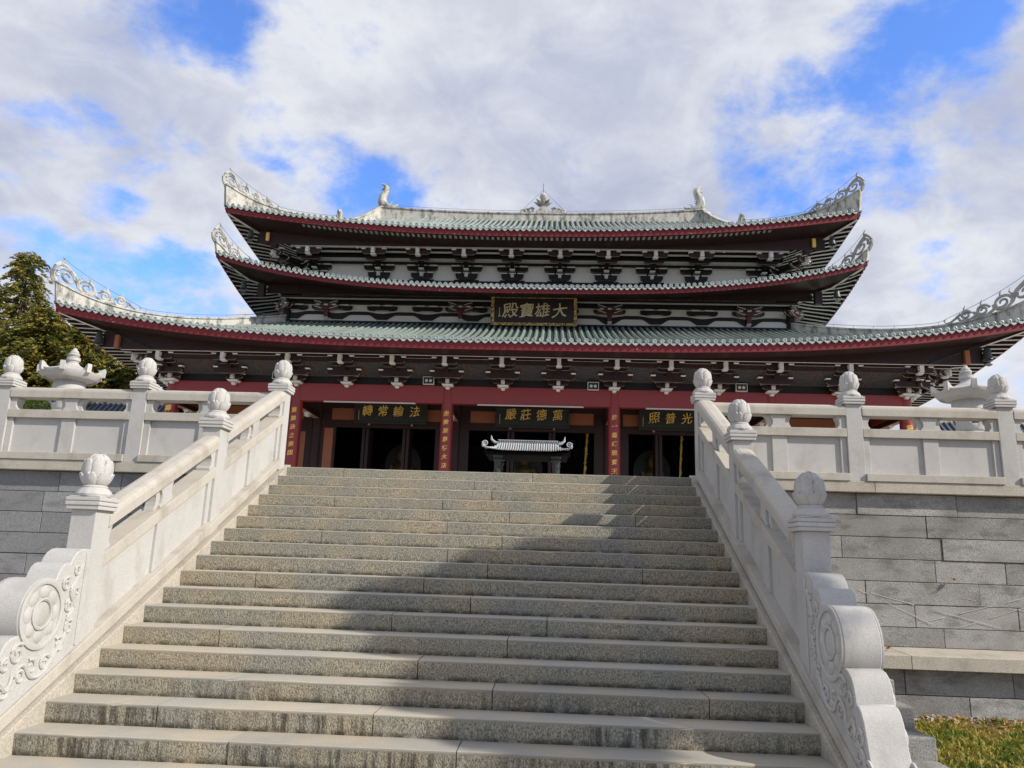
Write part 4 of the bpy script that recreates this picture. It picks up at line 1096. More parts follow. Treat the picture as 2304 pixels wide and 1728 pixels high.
    for y, z0, z1 in ((24.98, 9.275, 9.42), (25.28, 9.215, 9.42)):
        m.box(-17.0 if y < 25.1 else -16.7, 17.0 if y < 25.1 else 16.7, y-.09, y+.09, z0, z1, 1); m.box(-17.0, 17.0, y-.091, y-.03, z0-.012, z0-.001, 2)
    m.box(-16.0, 16.0, 25.2, 25.5, 9.08, 9.21, 1)
    m.build('purlin', ['black', 'brown', 'trim'], H)
    m = MB(); m.grid(lambda u, v: (-15.6+31.2*u, 25.35+1.32*v, 9.13-.43*v), 4, 2); m.build('porch_ceiling', 'ceiling', H)
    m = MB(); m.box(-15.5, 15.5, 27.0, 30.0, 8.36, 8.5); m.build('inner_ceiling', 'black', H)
    bl = bracket_lower()
    for x in (1.16, 3.50, 5.66, 7.82, 10.0, 12.72, 15.45):
        for s in (-1, 1): link('bracket_set', bl, H, mw=Matrix.Translation((s*x, YC, 0)))
    for s in (-1, 1):
        link('bracket_set', bl, H, mw=Matrix.Translation((s*15.51, YC, 0)) @ Matrix.Rotation(s*R(45), 4, 'Z'))
        for y in (27.0, 29.7, 32.4): link('bracket_set', bl, H, mw=Matrix.Translation((s*15.51, y, 0)) @ Matrix.Rotation(s*R(90), 4, 'Z'))

    # ---- front wall of the hall with open doors
    for i, (a, b) in enumerate(zip(xs[:-1], xs[1:])):
        a += .22; b -= .22; mid = (a+b)/2
        m = MB(); m.box(a, b, 29.88, 30.12, 7.05, 7.38); m.box(a, b, 29.9, 30.1, 7.96, 8.36); m.box(a, a+.45, 29.9, 30.1, 7.38, 7.96); m.box(b-.45, b, 29.9, 30.1, 7.38, 7.96)
        m.build('lintel', 'brown', H, bevel=0.01)
        m = MB(); m.box(a+.452, b-.452, 29.93, 30.06, 7.39, 7.95); m.build('transom_panel', 'orange', H)
        if 0 < i < 4:
            w = .42 if i == 2 else .70
            for q0, q1, in ((a, a+w), (b-w, b)):
                m = MB(); m.box(q0, q1, 29.92, 30.08, 2.4, 7.048, 0)
                if (i == 1 and q0 == a) or (i == 3 and q1 == b): m.box(q0+.16, q1-.12, 29.90, 29.919, 3.6, 7.0, 1)
                m.build('door_jamb', ['brown', 'orange'], H)
            for x in (mid-.95, mid+.95):
                for e in (-.09, .09):
                    m = MB(); m.box(x+e-.07, x+e+.07, 30.0, 30.9, 2.42, 7.04, 0); m.box(x+e-.055, x+e+.055, 29.985, 30.0, 2.5, 7.0, 1); m.build('door_leaf', ['brown', 'salmon' if False else 'brown'], H)
        else:
            m = MB(); m.box(a, b, 29.93, 30.07, 2.4, 7.048, 0)
            for k in range(4):
                x = a+.2+k*(b-a-.4)/4; m.box(x+.08, x+(b-a-.4)/4-.08, 29.90, 29.93, 3.4, 6.8, 1 if k in (0, 3) else 2)
            m.build('lattice_wall', ['brown', 'orange', 'black'], H)
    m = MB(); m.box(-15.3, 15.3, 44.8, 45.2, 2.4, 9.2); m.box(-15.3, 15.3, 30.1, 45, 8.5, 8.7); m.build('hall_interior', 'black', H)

    # ---- couplets on the columns
    def couplet(X, chars, z0, dz, size):
        n = len(chars); m = None
        par = [o for o in H.children if o.name.startswith('column') and 'base' not in o.name and 'cap' not in o.name]
        col = min(par, key=lambda o: abs(sum(v.co.x for v in o.data.vertices)/len(o.data.vertices)-X))
        ang = math.atan2(X-.85, 32)*.9                # the writing faces the stair axis
        rot = Matrix.Rotation(-ang*0, 3, 'Z')
        pos = [(X, YC-.285, z0-dz*i) for i in range(n)]
        for ch, p in zip(chars, pos):
            o = lettering(col, ch, [p], size, 'gold', rot, depth=.02, bold=.016); o.name = 'gilt_character'
            for v in o.data.vertices:                 # wrap round the shaft
                d = v.co.y-YC; a = (v.co.x-X)/.27; rr = .268+max(0, (-d-.275))
                v.co.x = X+rr*sin(a); v.co.y = YC-rr*cos(a)
    couplet(-3.52, '坐微塵裏轉大法輪', 7.19, .365, .215)
    couplet(3.52, '於一毫端現寶王刹', 7.19, .375, .215)
    couplet(-10.02, '業果決之重因', 7.20, .365, .215)
    couplet(-15.51, '禪通', 7.16, .43, .27)
    couplet(15.51, '夢破', 7.0, .43, .27)
    return H

def plaques():
    # great plaque under the middle eave
    P = empty('name_plaque', (0, 29.9, 12.2)); tag(P, 'large dark plaque with carved gilt border reading 大雄寶殿 under the middle eave', 'plaque')
    T = Matrix.Translation((-.03, 29.86, 12.88)) @ Matrix.Rotation(R(9), 4, 'X')
    def em(m, name, mat, bev=0): m.map(lambda v: T @ v); return m.build(name, mat, P, bevel=bev)
    m = MB(); m.box(-1.9, 1.9, -.03, .06, -.60, .60); em(m, 'board', 'board')
    m = MB(); m.box(-2.05, 2.05, -.09, .05, .575, .735); m.box(-2.05, 2.05, -.09, .05, -.735, -.595); m.box(-2.05, -1.885, -.088, .05, -.594, .574); m.box(1.885, 2.05, -.088, .05, -.594, .574); em(m, 'carved_frame', 'frame', .02)
    m = MB()
    for k in range(7): m.lathe([(.02, -.05), (.06, -.03), (.07, 0), (.05, .04), (.01, .06)], 8, (-.18+.06*k, -.12, .70+.05*sin(k*pi/6)))
    em(m, 'crest', 'gold')
    lt = lettering(P, '殿寶雄大', [(-1.12, -.05, -.02), (-.34, -.05, 0), (.40, -.05, .02), (1.22, -.05, .0)], .66, 'palegold', None, .10, .004, .05, 1.06)
    for v in lt.data.vertices: v.co = T @ v.co
    m = MB()
    for k in range(4): m.box(-1.66, -1.62, -.045, -.03, .05-.09*k, .10-.09*k)
    m.box(-1.68, -1.60, -.045, -.03, -.32, -.25); em(m, 'seal', 'palegold')
    data = [(-6.50, 7.65, '轉常輪法', (-1.08, -.36, .36, 1.12), .24, 'left', 'black plaque with gilt characters 轉常輪法 over the doors left of the central bay'),
            (.03, 7.62, '嚴莊德萬', (-.98, -.30, .42, 1.16), .25, 'mid', 'black plaque with gilt characters 嚴莊德萬 over the central doors behind the incense burner'),
            (6.55, 7.64, '照普光佛', (-.98, -.26, .48, 1.20), .20, 'right', 'black plaque with gilt characters 照普光 over the right doors, partly hidden by a balustrade post')]
    for X, zc, txt, offs, zo, nm, lab in data:
        P2 = empty('plaque', (X, 29.55, 7.2)); tag(P2, lab, 'plaque', 'plaques over the doors')
        T2 = Matrix.Translation((X, 29.55, zc)) @ Matrix.Rotation(R(7), 4, 'X')
        def e2(m, name, mat, bev=0): m.map(lambda v: T2 @ v); return m.build(name, mat, P2, bevel=bev)
        m = MB(); m.box(-1.60, 1.60, -.02, .05, -.36, .40); e2(m, 'board', 'boardgreen')
        m = MB(); m.box(-1.70, 1.70, -.06, .04, .38, .48); m.box(-1.70, 1.70, -.06, .04, -.45, -.355); m.box(-1.70, -1.595, -.058, .04, -.354, .379); m.box(1.595, 1.70, -.058, .04, -.354, .379); e2(m, 'frame', 'boardgreen', .02)
        lt = lettering(P2, txt, [(a, -.04, zo*.6) for a in offs], .47, 'gold', None, .12, .004, .04, 1.0)
        for v in lt.data.vertices: v.co = T2 @ v.co
        m = MB()
        for k in range(9): m.box(-1.50, -1.475, -.035, -.02, .12-.05*k, .15-.05*k)
        e2(m, 'signature', 'gold')
        for a in (-1.0, 1.0): m = MB(); m.lathe([(.02, -.10), (.06, -.07), (.05, -.03), (.02, 0)], 8, (a, 0, -.44)); e2(m, 'support_stud', 'salmon')
    # slim pale strips along the beam in front of the plaques
    for a, b, lab in ((-8.8, -4.85, 'slim pale strip light under the red beam above the left plaque'), (-2.24, 2.24, 'slim pale strip light under the red beam above the central plaque'), (4.82, 8.8, 'slim pale strip light under the red beam above the right plaque')):
        m = MB(); m.box(a, b, 26.555, 26.612, 7.565, 7.61); m.box(a+.02, b-.02, 26.565, 26.64, 7.611, 7.628)
        tag(m.build('strip_light', 'strip', bevel=.01), lab, 'light', 'strip lights above the plaques')

def fixtures():
    for x, z, lab in ((-10.83, 8.66, 'black twin floodlight on the red beam behind the left stair top post'), (-4.33, 8.56, 'black twin floodlight on the red beam left of the central bay'), (2.62, 8.47, 'black twin floodlight on the red beam inside the central bay'), (8.76, 8.54, 'black twin floodlight on the red beam right of the right stair top post')):
        P = empty('floodlight', (x, 26.5, z-.15)); tag(P, lab, 'floodlight', 'twin floodlights on the beam')
        m = MB(); m.box(x-.22, x+.22, 26.42, 26.55, z-.14, z+.15, 0); m.build('housing', 'iron', P)
        m = MB()
        for a, b, c, d in ((-.235, .235, .15, .172), (-.235, .235, -.162, -.14), (-.235, -.215, -.139, .149), (.215, .235, -.139, .149)): m.box(x+a, x+b, 26.39, 26.55, z+c, z+d)
        m.build('rim', 'trim', P)
        for s in (-1, 1):
            m = MB(); n = 18; m.prism([(x+s*.085+.062*cos(2*pi*i/n), z+.062*sin(2*pi*i/n)) for i in range(n)], 'y', 26.40, 26.425); m.build('lens', 'lamp', P, smooth=True)
    def bell(x, y, z, k, lab):
        P = empty('wind_bell', (x, y, z), True); tag(P, lab, 'bell', 'wind bells under the eave corners')
        m = MB(); m.lathe([(.03*k, 0), (.10*k, -.02*k), (.14*k, -.10*k), (.15*k, -.30*k), (.19*k, -.45*k), (.20*k, -.48*k), (.17*k, -.48*k), (.11*k, -.2*k), (.02*k, -.05*k)], 16); m.build('bell_body', 'bronze', P, smooth=True)
        m = MB(); m.tube([(0,0,.28*k), (0,0,-.60*k)], .012*k, 5); m.build('chain', 'iron', P)
        m = MB(); m.prism([(-.18*k,-.66*k), (0,-.56*k), (.18*k,-.66*k), (.08*k,-.72*k), (0,-.74*k), (-.08*k,-.72*k)], 'y', -.01, .01); m.build('clapper_plate', 'bronze', P)
    for s, nm in ((-1, 'left'), (1, 'right')):
        bell(s*17.9, 24.75, 9.95, 1.0, 'dark bronze wind bell hanging under the %s corner of the lowest eave' % nm)
        bell(s*13.9, 29.1, 13.9, .85, 'dark bronze wind bell hanging under the %s corner of the middle eave' % nm)
        bell(s*13.8, 29.0, 16.45, .85, 'dark bronze wind bell hanging under the %s corner of the top eave' % nm)

def statues():
    def seated(x, y, z, k, lab):
        P = empty('seated_statue', (x, y, z), True); tag(P, lab, 'statue', 'seated statues inside the hall')
        def S(prof, n=24): m = MB(); m.lathe([(a*k, b*k) for a, b in prof], n); return m
        S([(1.1,-1.6),(1.2,-1.5),(1.0,-1.2),(.8,-.9),(1.0,-.5),(1.25,-.2),(1.1,0)], 28).build('lotus_throne', 'buddha', P, smooth=True)
        m = MB(); m.tube([(0,.1*k,0),(0,.1*k,.5*k),(0,.05*k,1.0*k),(0,0,1.35*k),(0,0,1.55*k),(0,0,1.62*k)], [.62*k,.55*k,.5*k,.48*k,.25*k,.17*k], 14, flat=.75)
        for s in (-1, 1):
            m.tube([(s*.42*k,0,1.35*k),(s*.62*k,-.05*k,.9*k),(s*.55*k,-.35*k,.5*k),(s*.12*k,-.6*k,.42*k)], [.2*k,.17*k,.14*k,.1*k], 10)
            m.tube([(s*.25*k,.1*k,.2*k),(s*.85*k,-.25*k,.2*k),(s*.5*k,-.6*k,.18*k),(-s*.2*k,-.65*k,.18*k)], [.3*k,.27*k,.22*k,.14*k], 10)
        m.build('body', 'buddha', P, smooth=True)
        S([(.02,1.58),(.2,1.62),(.27,1.78),(.28,1.95),(.24,2.1),(.14,2.18),(.12,2.25),(.02,2.3)], 18).build('head', 'buddha', P, smooth=True)
        m = MB(); n = 28; vs = []
        for q, yy in ((.95, .42), (.95, .50)): vs += [(q*k*cos(2*pi*i/n), yy*k, 1.5*k+1.15*q*k*sin(2*pi*i/n)) for i in range(n)]
        m.add(vs, [tuple(range(n)), tuple(range(2*n-1, n-1, -1))]+[(i, (i+1) % n, n+(i+1) % n, n+i) for i in range(n)]); m.build('halo', 'bronze', P)
    seated(-.5, 36.5, 4.6, 1.05, 'dim gilt seated statue deep inside the hall behind the incense burner')
    seated(6.4, 36.5, 4.6, 1.05, 'dim gilt seated statue deep inside the hall behind the right doors')
    seated(-7.2, 36.5, 4.6, 1.05, 'dim gilt seated statue deep inside the hall behind the left doors')
    for x, y, z0, z1, lab in ((6.85, 31.6, 2.5, 7.3, 'golden streamer hanging in the right doorway'), (2.35, 31.6, 2.5, 7.3, 'golden streamer hanging in the central doorway beside the incense burner roof')):
        m = MB(); r = random.Random(int(x*10))
        for k in range(60):
            z = z0+(z1-z0)*k/60; xo = .28*(k/60)+.012*sin(k*.7); w = r.uniform(.01, .075)
            m.add([(x+xo-w, y, z), (x+xo+w, y+r.uniform(-.06, .06), z+.01), (x+xo+w*.7+.05, y-.03, z+.09), (x+xo-w*.5+.05, y, z+.10)], [(0,1,2,3)])
        m.tube([(x+.28*k/20, y+.02, z0+(z1-z0)*k/20) for k in range(21)], .03, 5)
        tag(m.build('hanging_streamer', 'gold', recalc=False), lab, 'streamer', 'golden streamers in the doorways')

# ================================================================== TERRACE FURNITURE
def stone_lantern(side):
    x, y = side*8.60, 9.0
    P = empty('stone_lantern', (x, y, 2.396), True)
    tag(P, 'carved white stone lantern with octagonal upturned cap on the terrace, in front of the conifers' if side < 0 else 'carved white stone lantern with octagonal upturned cap under the right roof corner', 'lantern', 'stone lanterns on the terrace')
    P.rotation_euler = (0, 0, R(22.5+6*side)); P.scale = (.95, .95, 1)
    m = MB(); m.lathe([(.45, 0), (.45, .12), (.36, .2), (.24, .35), (.20, .7), (.22, 1.05), (.36, 1.25), (.40, 1.32), (.27, 1.40)], 8); m.build('pedestal', 'white', P, bevel=.01)
    m = MB(); n = 40                                  # bowl shaped light chamber with cut openings
    prof = [(.25, 1.40), (.26, 1.46), (.285, 1.54), (.31, 1.62), (.325, 1.70), (.325, 1.78), (.305, 1.88), (.30, 2.02)]
    for th in (0, -.06):
        vs = [((r+th)*cos(2*pi*i/n), (r+th)*sin(2*pi*i/n), z) for r, z in prof for i in range(n)]
        fs = []
        for k in range(len(prof)-1):
            for i in range(n):
                if k in (2, 3, 4) and (i % 10) in (3, 4, 5, 6) and not (k == 4 and (i % 10) in (3, 6)): continue
                fs.append((k*n+i, k*n+(i+1) % n, (k+1)*n+(i+1) % n, (k+1)*n+i))
        m.add(vs, fs)
    m.lathe([(.20, 1.41), (.2, 1.44)], 20); o = m.build('light_chamber', 'white', P, smooth=True, recalc=False)
    so_ = o.modifiers.new('thick', 'SOLIDIFY'); so_.thickness = .03
    m = MB()                                          # cap with eight horns, ribbed hollow underneath
    n8 = 8; N = 64
    def octr(a, r): 
        s = (a % (2*pi/n8))-pi/n8; return r*cos(pi/n8)/cos(s)
    rings = [(.30, 2.00, 0), (.33, 2.015, 0), (.47, 2.06, 0), (.50, 2.035, 0), (.585, 2.095, 1), (.60, 2.16, 1), (.46, 2.20, .8), (.30, 2.255, .5), (.18, 2.31, .1), (.14, 2.335, 0)]
    vs = []
    for k, (r, z, oc) in enumerate(rings):
        for i in range(N):
            a = 2*pi*i/N; s = abs((a % (2*pi/n8))-pi/n8)/(pi/n8)
            rr = r*(1-oc)+octr(a, r*1.03)*oc; zz = z+(.055*s**5 if k in (4, 5) else 0)
            if k in (1, 2): zz += .018*(i % 2)
            vs.append((rr*cos(a), rr*sin(a), zz))
    m.add(vs, [(k*N+i, k*N+(i+1) % N, (k+1)*N+(i+1) % N, (k+1)*N+i) for k in range(len(rings)-1) for i in range(N)])
    for i in range(8):
        a = 2*pi*i/8; ca, sa = cos(a), sin(a)
        pts = [(.48, 2.27, .02), (.56, 2.285, .05), (.63, 2.34, .06), (.69, 2.385, .045), (.70, 2.27, .05), (.68, 2.17, .03)]
        poly = [(.44, 2.19), (.50, 2.205), (.545, 2.235), (.58, 2.275), (.635, 2.30), (.645, 2.26), (.635, 2.13), (.55, 2.12)]
        vv = []
        for s_ in (-1, 1):
            for r, z in poly: vv.append((r*ca-s_*.045*sa, r*sa+s_*.045*ca, z))
        q = len(poly); m.add(vv, [tuple(range(q)), tuple(range(2*q-1, q-1, -1))]+[(j, (j+1) % q, q+(j+1) % q, q+j) for j in range(q)])
    m.build('cap', 'white', P, smooth=True)
    m = MB()
    m.lathe([(.14, 2.43), (.125, 2.46), (.105, 2.475), (.112, 2.49), (.105, 2.505), (.085, 2.51), (.095, 2.52)], 28)
    k0 = 2.50
    m.lathe([(.09, k0), (.128, k0+.03), (.135, k0+.06), (.125, k0+.09), (.135, k0+.095), (.13, k0+.103), (.09, k0+.115), (.075, k0+.125)], 28)
    m.lathe([(.075, k0+.115), (.10, k0+.135), (.112, k0+.165), (.10, k0+.195), (.075, k0+.205)], 28)
    m.lathe([(.07, k0+.195), (.085, k0+.215), (.078, k0+.24), (.05, k0+.27), (.035, k0+.30), (.04, k0+.31), (.01, k0+.325)], 28)
    o = m.build('finial', 'white', P, smooth=True)
    for v in o.data.vertices: v.co.z = 2.33+(v.co.z-2.43)*.91

def incense_burner():
    X, Y = .30, 14.0
    P = empty('incense_burner', (X, Y, 2.396)); tag(P, 'silver roofed incense burner pavilion standing at the top of the stairs before the doors', 'incense burner')
    m = MB(); m.box(X-.75, X+.75, Y-.45, Y+.45, 2.40, 2.6); m.box(X-.65, X+.65, Y-.38, Y+.38, 2.6, 3.05); m.build('burner_body', 'bronze', P, bevel=.03)
    for sx in (-1, 1):
        for sy in (-1, 1):
            m = MB(); m.lathe([(.10, 2.6), (.085, 2.7), (.085, 3.6), (.12, 3.66), (.10, 3.70), (.13, 3.76)], 14, (X+sx*.72, Y+sy*.4, 0))
            for k in range(19):
                a = k*1.1; m.tube([(X+sx*.72+.09*cos(a), Y+sy*.4+.09*sin(a), 2.65+.05*k), (X+sx*.72+.10*cos(a+.6), Y+sy*.4+.10*sin(a+.6), 2.67+.05*k)], .018, 5)
            m.build('burner_column', 'iron', P, smooth=True)
    # roof: hips flaring at the corners, ribbed front slope, pierced ridge
    m = MB(); xe, ye = 1.07, .72
    def zf(u, v):                                    # eave height along the edge
        return 3.60+.14*abs(u)**4
    for sy in (-1, 1):
        m.grid(lambda u, v: (X+(-1+2*u)*(xe*(1-v)+.74*v), Y+sy*(ye*(1-v)+.06*v), (3.85+0.09*abs(-1+2*u)**5)*(1-v)+4.10*v-.05*sin(pi*v)), 30, 6)
    for sx in (-1, 1):
        m.grid(lambda u, v: (X+sx*(xe*(1-v)+.74*v), Y+(-1+2*u)*(ye*(1-v)+.06*v), (3.85+0.09*abs(-1+2*u)**5)*(1-v)+4.10*v-.05*sin(pi*v)), 12, 6)
    m.box(X-1.0, X+1.0, Y-.62, Y+.62, 3.76, 3.83)
    m.build('burner_roof', 'mattblack', P, smooth=True)
    m = MB()
    for k in range(25):
        u = -.70+1.40*k/24; pts = []
        for i in range(7):
            v = i/6; pts.append((X+u, Y-(ye*(1-v)+.06*v)-.012, (3.85+0.09*abs(u/1.07)**5)*(1-v)+4.10*v-.05*sin(pi*v)+.02))
        m.tube(pts, .021, 6)
    for s in (-1, 1):
        for k in range(6):
            x0 = s*(.76+.055*k); L = 1-(abs(x0)-.74)/.33; pts = [(X+x0, Y-(ye*(1-v)+.06*v)-.012, (3.85+0.09*abs(x0/1.07)**5)*(1-v)+4.10*v-.05*sin(pi*v)+.02) for v in [L*i/4*.95 for i in range(5)]]
            m.tube(pts, .019, 5)
    m.build('roof_rib', 'silver', P, smooth=True)
    m = MB(); m.box(X-.76, X+.76, Y-.05, Y+.05, 4.095, 4.115); m.box(X-.76, X+.76, Y-.05, Y+.05, 4.20, 4.215)
    for k in range(26):
        for j in range(2):
            x = X-.75+.06*k+.03*(j % 2); m.tube([(x, Y-.04, 4.115+.042*j), (x+.03, Y-.045, 4.155+.042*j)], .008, 4); m.tube([(x+.03, Y-.04, 4.115+.042*j), (x, Y-.045, 4.155+.042*j)], .008, 4)
    m.box(X-.75, X+.75, Y-.02, Y+.02, 4.115, 4.20, 1); m.build('burner_ridge', ['silver', 'black'], P)
    for s in (-1, 1):
        m = MB(); m.tube([(X+s*.74, Y, 4.13), (X+s*.84, Y, 4.15), (X+s*.92, Y, 4.22), (X+s*.935, Y, 4.33)], [.04, .038, .03, .006], 8); m.build('ridge_horn', 'silver', P, smooth=True)
        m = MB(); m.tube([(X+s*.72, Y-.1, 4.08), (X+s*.80, Y-.4, 3.95), (X+s*1.0, Y-.66, 3.92), (X+s*1.09, Y-.74, 3.98)], .026, 6)
        c = (X+s*1.02, Y-.70, 4.02); m.tube([(c[0]+s*.07*(1-i/24)*cos(i*.42), c[1], c[2]+.07*(1-i/24)*sin(i*.42)) for i in range(22)], .016, 5)
        m.tube([(X+s*1.08, Y-.72, 3.93), (X+s*1.09, Y-.72, 4.06)], .02, 5); m.build('hip_curl', 'silver', P, smooth=True)

def side_hall(side):
    xa, xb = side*19.6, side*34.0; y0, y1 = 32.0, 38.5
    P = empty('side_hall', (side*27, 32, 2.396)); tag(P, 'low side hall with slate blue tiled roof %s' % ('half hidden behind the left balustrade' if side < 0 else 'with pale ridge beyond the right stone lantern'), 'side hall', 'side halls flanking the temple')
    a, b = min(xa, xb), max(xa, xb)
    m = MB(); m.box(a+.8, b-.8, y0+1.0, y1-1.0, 2.4, 6.6); m.build('wall', 'plaster', P)
    m = MB(); ym = (y0+y1)/2
    for s in (-1, 1): m.grid(lambda u, v: (a+(b-a)*u, ym+s*(ym-y0)*(1-v), 6.4+2.55*(.8*v+.2*v*v)), 2, 6)
    n = int((b-a)/.30)
    for k in range(n+1):
        x = a+.1+.30*k; pts = [(x, ym-(ym-y0)*(1-v), 6.43+2.55*(.8*v+.2*v*v)) for v in [i/5 for i in range(6)]]
        m.tube(pts, .075, 6)
    m.build('tile_roof', 'greytile', P)
    m = MB(); m.box(a-.05, b+.05, ym-.14, ym+.14, 8.85, 9.10); m.box(a-.12, b+.12, ym-.2, ym+.2, 9.10, 9.2); m.build('ridge', 'ridge', P)
    m = MB()
    for x in (a, b): m.prism([(y0+.3, 6.55), (y1-.3, 6.55), (ym, 9.0)], 'x', x-.1, x+.1)
    m.build('gable', 'ridge', P)

# ================================================================== TREES
def frond(m, p, dirv, L, w, droop, nleaf, mat=0, bw=1.5):
    """a flat spray of small pointed leaves along a drooping twig"""
    d = Vector(dirv).normalized(); side = d.cross(Vector((0,0,1)))
    side = side.normalized() if side.length > .01 else Vector((1,0,0))
    for i in range(nleaf):
        t = (i+rnd.random())/nleaf
        c = Vector(p)+d*L*t+Vector((0,0,-droop*t*t*L))+side*rnd.uniform(-w, w)*(1-.5*t)+Vector((rnd.gauss(0,.03),rnd.gauss(0,.03),rnd.gauss(0,.05)))*L
        ax = (d+side*rnd.uniform(-1, 1)+Vector((0,0,rnd.uniform(-1.0,.25)))).normalized(); nn = Vector((rnd.gauss(0,1),rnd.gauss(0,1),rnd.gauss(0,1)+.4))
        bx = ax.cross(nn); 
        if bx.length < .01: continue
        bx.normalize(); l = rnd.uniform(.6, 1.1)*w*1.15; b = l*rnd.uniform(.16, .28)*bw
        m.add([c-ax*l*.5, c+bx*b, c+ax*l*.6, c-bx*b], [(0,1,2,3)], mat)

def conifer_mesh(seed, h, rad, nbranch, fullness, leafw):
    global rnd
    keep = rnd; rnd = random.Random(seed)
    m = MB()
    for i in range(nbranch):
        t = (i+rnd.random())/nbranch; z = h*(.05+.94*t**.85)
        env = rad*(1-t)**.72*(.50+.62*rnd.random())*(1+.22*sin(9*t+seed))+.12
        a = i*2.39996+rnd.uniform(-.4, .4)
        nsub = max(2, int(fullness*(1+2.2*env/rad)))
        for k in range(nsub):
            f = (k+.6*rnd.random()+.3)/nsub; r0 = env*f
            b = a+rnd.uniform(-.5, .5); p = (r0*cos(a)+rnd.gauss(0,.1), r0*sin(a)+rnd.gauss(0,.1), z-.18*r0*f+rnd.gauss(0,.12))
            frond(m, p, (cos(b), sin(b), rnd.uniform(-.35,.25)), rnd.uniform(.55,1.0)*(.7+.5*(1-t)), leafw*rnd.uniform(.8,1.3), .7, 30, 0, .9)
    fol = m.mesh('crown', 'conifer' if seed % 3 else 'darkfir', recalc=False)
    m = MB(); m.tube([(0,0,0), (.05,0,h*.3), (-.04,.05,h*.65), (0,0,h*.97)], [.30, .22, .12, .02], 9)
    for i in range(26):
        t = .08+.8*i/26; a = i*2.4; L = rad*(1-t)*.8; m.tube([(0,0,h*t), (L*.6*cos(a), L*.6*sin(a), h*t+.1*L), (L*cos(a), L*sin(a), h*t-.05*L)], [.05, .035, .01], 5)
    tr = m.mesh('trunk', 'bark', smooth=True)
    rnd = keep
    return fol, tr

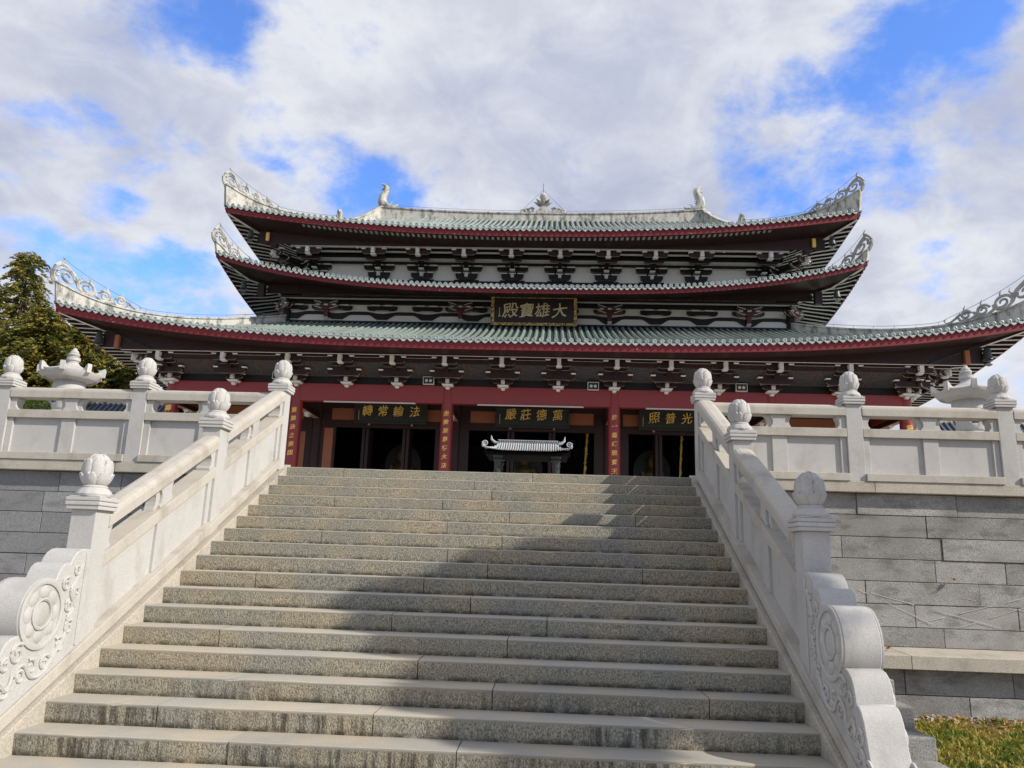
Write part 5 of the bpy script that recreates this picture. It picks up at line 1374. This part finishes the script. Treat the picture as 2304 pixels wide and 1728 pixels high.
def trees():
    kinds = [conifer_mesh(4, 15.5, 3.1, 120, 4.2, .19), conifer_mesh(7, 12.0, 3.6, 115, 5.0, .20), conifer_mesh(9, 14.0, 3.3, 80, 3.6, .18), conifer_mesh(5, 8.5, 3.2, 95, 5.4, .19)]
    spots = [  # x, y, kind, height scale, width scale, label
      (-31.2, 38.0, 0, 1.06, 1.25, 'tallest pointed conifer behind the left end of the terrace, left of the roof corner'),
      (-34.6, 39.5, 0, .98, 1.05, 'tall conifer cut by the left picture edge behind the left lantern'),
      (-32.2, 43.0, 2, 1.02, .75, 'thin dark conifer seen between the pointed conifer and the scroll of the lowest roof corner'),
      (-28.7, 37.0, 1, 1.05, 1.45, 'broad golden green conifer just below the left tip of the lowest roof'),
      (-26.0, 36.8, 3, 1.32, 1.45, 'rounded yellow green conifer under the left roof corner above the lantern finial'),
      (-23.4, 37.2, 3, 1.14, 1.40, 'low bushy conifer rising between the lantern and the left corner of the hall'),
      (-21.3, 39.5, 3, 1.0, 1.35, 'smallest bushy conifer tucked beside the outermost left column'),
      (-34.5, 35.0, 1, .85, 1.35, 'broad brownish conifer at the far left behind the first lotus post'),
      (-29.6, 40.2, 3, 1.45, 1.5, 'dense conifer right behind the left stone lantern'),
      (-36.9, 42.5, 1, 1.05, 1.0, 'hindmost conifer at the far left edge of the picture'),
      (30.6, 43.0, 3, .93, .9, 'dark conifer top peeping over the side hall at the far right'),
    ]
    for x, y, k, hs, ws, lab in spots:
        P = empty('conifer_tree', (x, y, 2.396), True); tag(P, lab, 'tree', 'conifers behind the temple')
        P.rotation_euler = (0, 0, rnd.uniform(0, 6)); P.scale = (ws, ws, hs)
        link('crown', kinds[k][0], P); link('trunk', kinds[k][1], P)
    # two small shrubs by the left lantern
    for x, y, r, lab in ((-9.62, 9.6, .24, 'small yellow green shrub seen through the left balustrade, left of the lantern'), (-8.98, 9.6, .27, 'small yellow green shrub seen through the left balustrade, touching the lantern')):
        P = empty('shrub', (x, y, 2.396)); tag(P, lab, 'shrub', 'shrubs by the left lantern')
        m = MB()
        for _ in range(420):
            a, b, q = rnd.uniform(0, 2*pi), rnd.uniform(-1.2, 1.5), rnd.uniform(.4, 1)**.5
            p = (x+r*q*cos(a)*cos(b), y+r*q*sin(a)*cos(b), 3.95+r*q*sin(b)*.9)
            frond(m, p, (cos(a), sin(a), .5), .06, .05, .2, 2)
        m.build('foliage', 'shrub', P, recalc=False)
        m = MB(); m.tube([(x, y, 2.4), (x+.02, y, 3.2), (x, y, 3.9)], [.03, .025, .015], 6); m.build('stem', 'bark', P)
        m = MB(); m.lathe([(.16, 2.396), (.22, 2.7), (.24, 2.75), (.2, 2.75)], 16, (x, y, 0)); m.build('planter', 'bronze', P)
    # bare young pine on the terrace left of the stairs
    for x, y, lab in ((-7.75, 13.0, 'bare young pine with pale trunk seen through the left balustrade beside the outermost column'), (15.2, 25.0, 'dark shrubby tree beside the outermost right column, seen through the right balustrade')):
        P = empty('young_tree', (x, y, 2.396)); tag(P, lab, 'tree')
        m = MB(); m.tube([(x-.08, y, 2.4), (x, y, 3.6), (x+.06, y, 4.75)], [.06, .055, .05], 8)
        tw = []
        for k in range(9):
            a = k*2.2; z = 3.5+.13*k; L = rnd.uniform(.3, .7); tw.append((x+L*cos(a), y+L*sin(a), z-.1)); m.tube([(x, y, z), (x+L*.5*cos(a), y+L*.5*sin(a), z+.08), tw[-1]], [.02, .014, .006], 5)
        m.build('trunk', 'coping' if x < 0 else 'bark', P, smooth=True)
        m = MB()
        for p in tw:
            for _ in range(5 if x < 0 else 40): frond(m, (p[0]+rnd.gauss(0,.08 if x < 0 else .4), p[1]+rnd.gauss(0,.08 if x < 0 else .4), p[2]+rnd.gauss(0,.06 if x < 0 else .5)), (rnd.gauss(0,1), rnd.gauss(0,1), .2), .22, .09, .3, 7)
        m.build('foliage', 'darkfir', P, recalc=False)
    # tree to the right of the stairs whose crown throws the dappled shade on the steps
    shade = [(.95,3.15),(.2,2.75),(-.20,2.50),(-.52,2.2),(-.88,1.82),(-.50,1.52),(-.18,1.12),(.2,.92),(-.28,.68),(.42,.46),(.62,.2),(1.1,-.05),(1.5,.1),(1.6,.9),(1.75,1.3),(2.3,1.7),(2.7,2.2),(2.6,2.7),(1.8,3.1)]
    def inside(px, py):
        c = False; n = len(shade)
        for i in range(n):
            x1, y1 = shade[i]; x2, y2 = shade[(i+1) % n]
            if (y1 > py) != (y2 > py) and px < (x2-x1)*(py-y1)/(y2-y1)+x1: c = not c
        return c
    P = empty('broadleaf_tree', (14.6, -2.0, -.45)); tag(P, 'leafy broadleaf tree standing on the lawn to the right, shading the steps', 'tree')
    m = MB(); cnt = 0
    while cnt < 2300:
        px, py = rnd.uniform(-1.0, 3.2), rnd.uniform(-.6, 3.2)
        if not inside(px, py): continue
        nz = mnoise.noise((px*1.5, py*1.5, 4.2))
        nz2 = mnoise.noise((px*2.6, py*4.2, 9.1))
        if nz < -.28 and rnd.random() < .8: continue
        if nz2 < (-.12 if py < .9 else -.30) and rnd.random() < .9: continue
        t = rnd.uniform(12.5, 15.5); p = Vector((px, py, nose(py)))+SUN*t
        frond(m, p, (rnd.gauss(0,1), rnd.gauss(0,1), rnd.gauss(0,.5)), 0.26, .19, .3, 4); cnt += 1
    for _ in range(900):                              # the rest of the crown
        a = rnd.uniform(0, 2*pi); q = rnd.uniform(0, 1)**.5; t = rnd.uniform(15.5, 17.0); px, py = 1.2+1.6*q*cos(a), 1.3+1.3*q*sin(a)
        p = Vector((px, py, nose(py)))+SUN*t
        if inside(px, py): frond(m, p, (rnd.gauss(0,1), rnd.gauss(0,1), rnd.gauss(0,.5)), .25, .16, .3, 4)
    m.build('crown', 'leaf', P, recalc=False)
    c = Vector((1.5, 1.2, .5))+SUN*15
    m = MB(); m.tube([(14.6,-2.0,-.46), (14.5,-2.2,2.5), (14.0,-2.9,5.5), (c.x, c.y, c.z-1.0)], [.30, .24, .20, .14], 10)
    for k in range(10):
        px, py = rnd.uniform(-.2, 2.8), rnd.uniform(.2, 2.6); p = Vector((px, py, nose(py)))+SUN*14
        m.tube([(c.x, c.y, c.z-1.0), (c+(p-c)*.5)+Vector((0,0,-.2)), p], [.08, .05, .015], 6)
    m.build('trunk', 'bark', P, smooth=True)

def wall_leaves():
    for x, y, z, lab in ((5.02, 4.62, .325, 'curled brown leaf lying on the wall ledge'), (6.02, 4.93, 1.16, 'dry leaf caught in a joint of the right wall')):
        m = MB()
        for k in range(4): leaf(m, x+rnd.gauss(0,.012), y, z+.012+.008*k, .035)
        m.tube([(x, y, z+.02), (x-.05, y-.03, z-.01)], .004, 4)
        tag(m.build('fallen_leaf', 'dryleaf', recalc=False), lab, 'leaf')

setting()
terrace_wall(-1); terrace_wall(1)
staircase()
stair_balustrade(-1); stair_balustrade(1)
terrace_balustrade(-1); terrace_balustrade(1)
temple(); plaques(); fixtures(); statues()
stone_lantern(-1); stone_lantern(1); incense_burner()
side_hall(-1); side_hall(1)
trees(); wall_leaves()
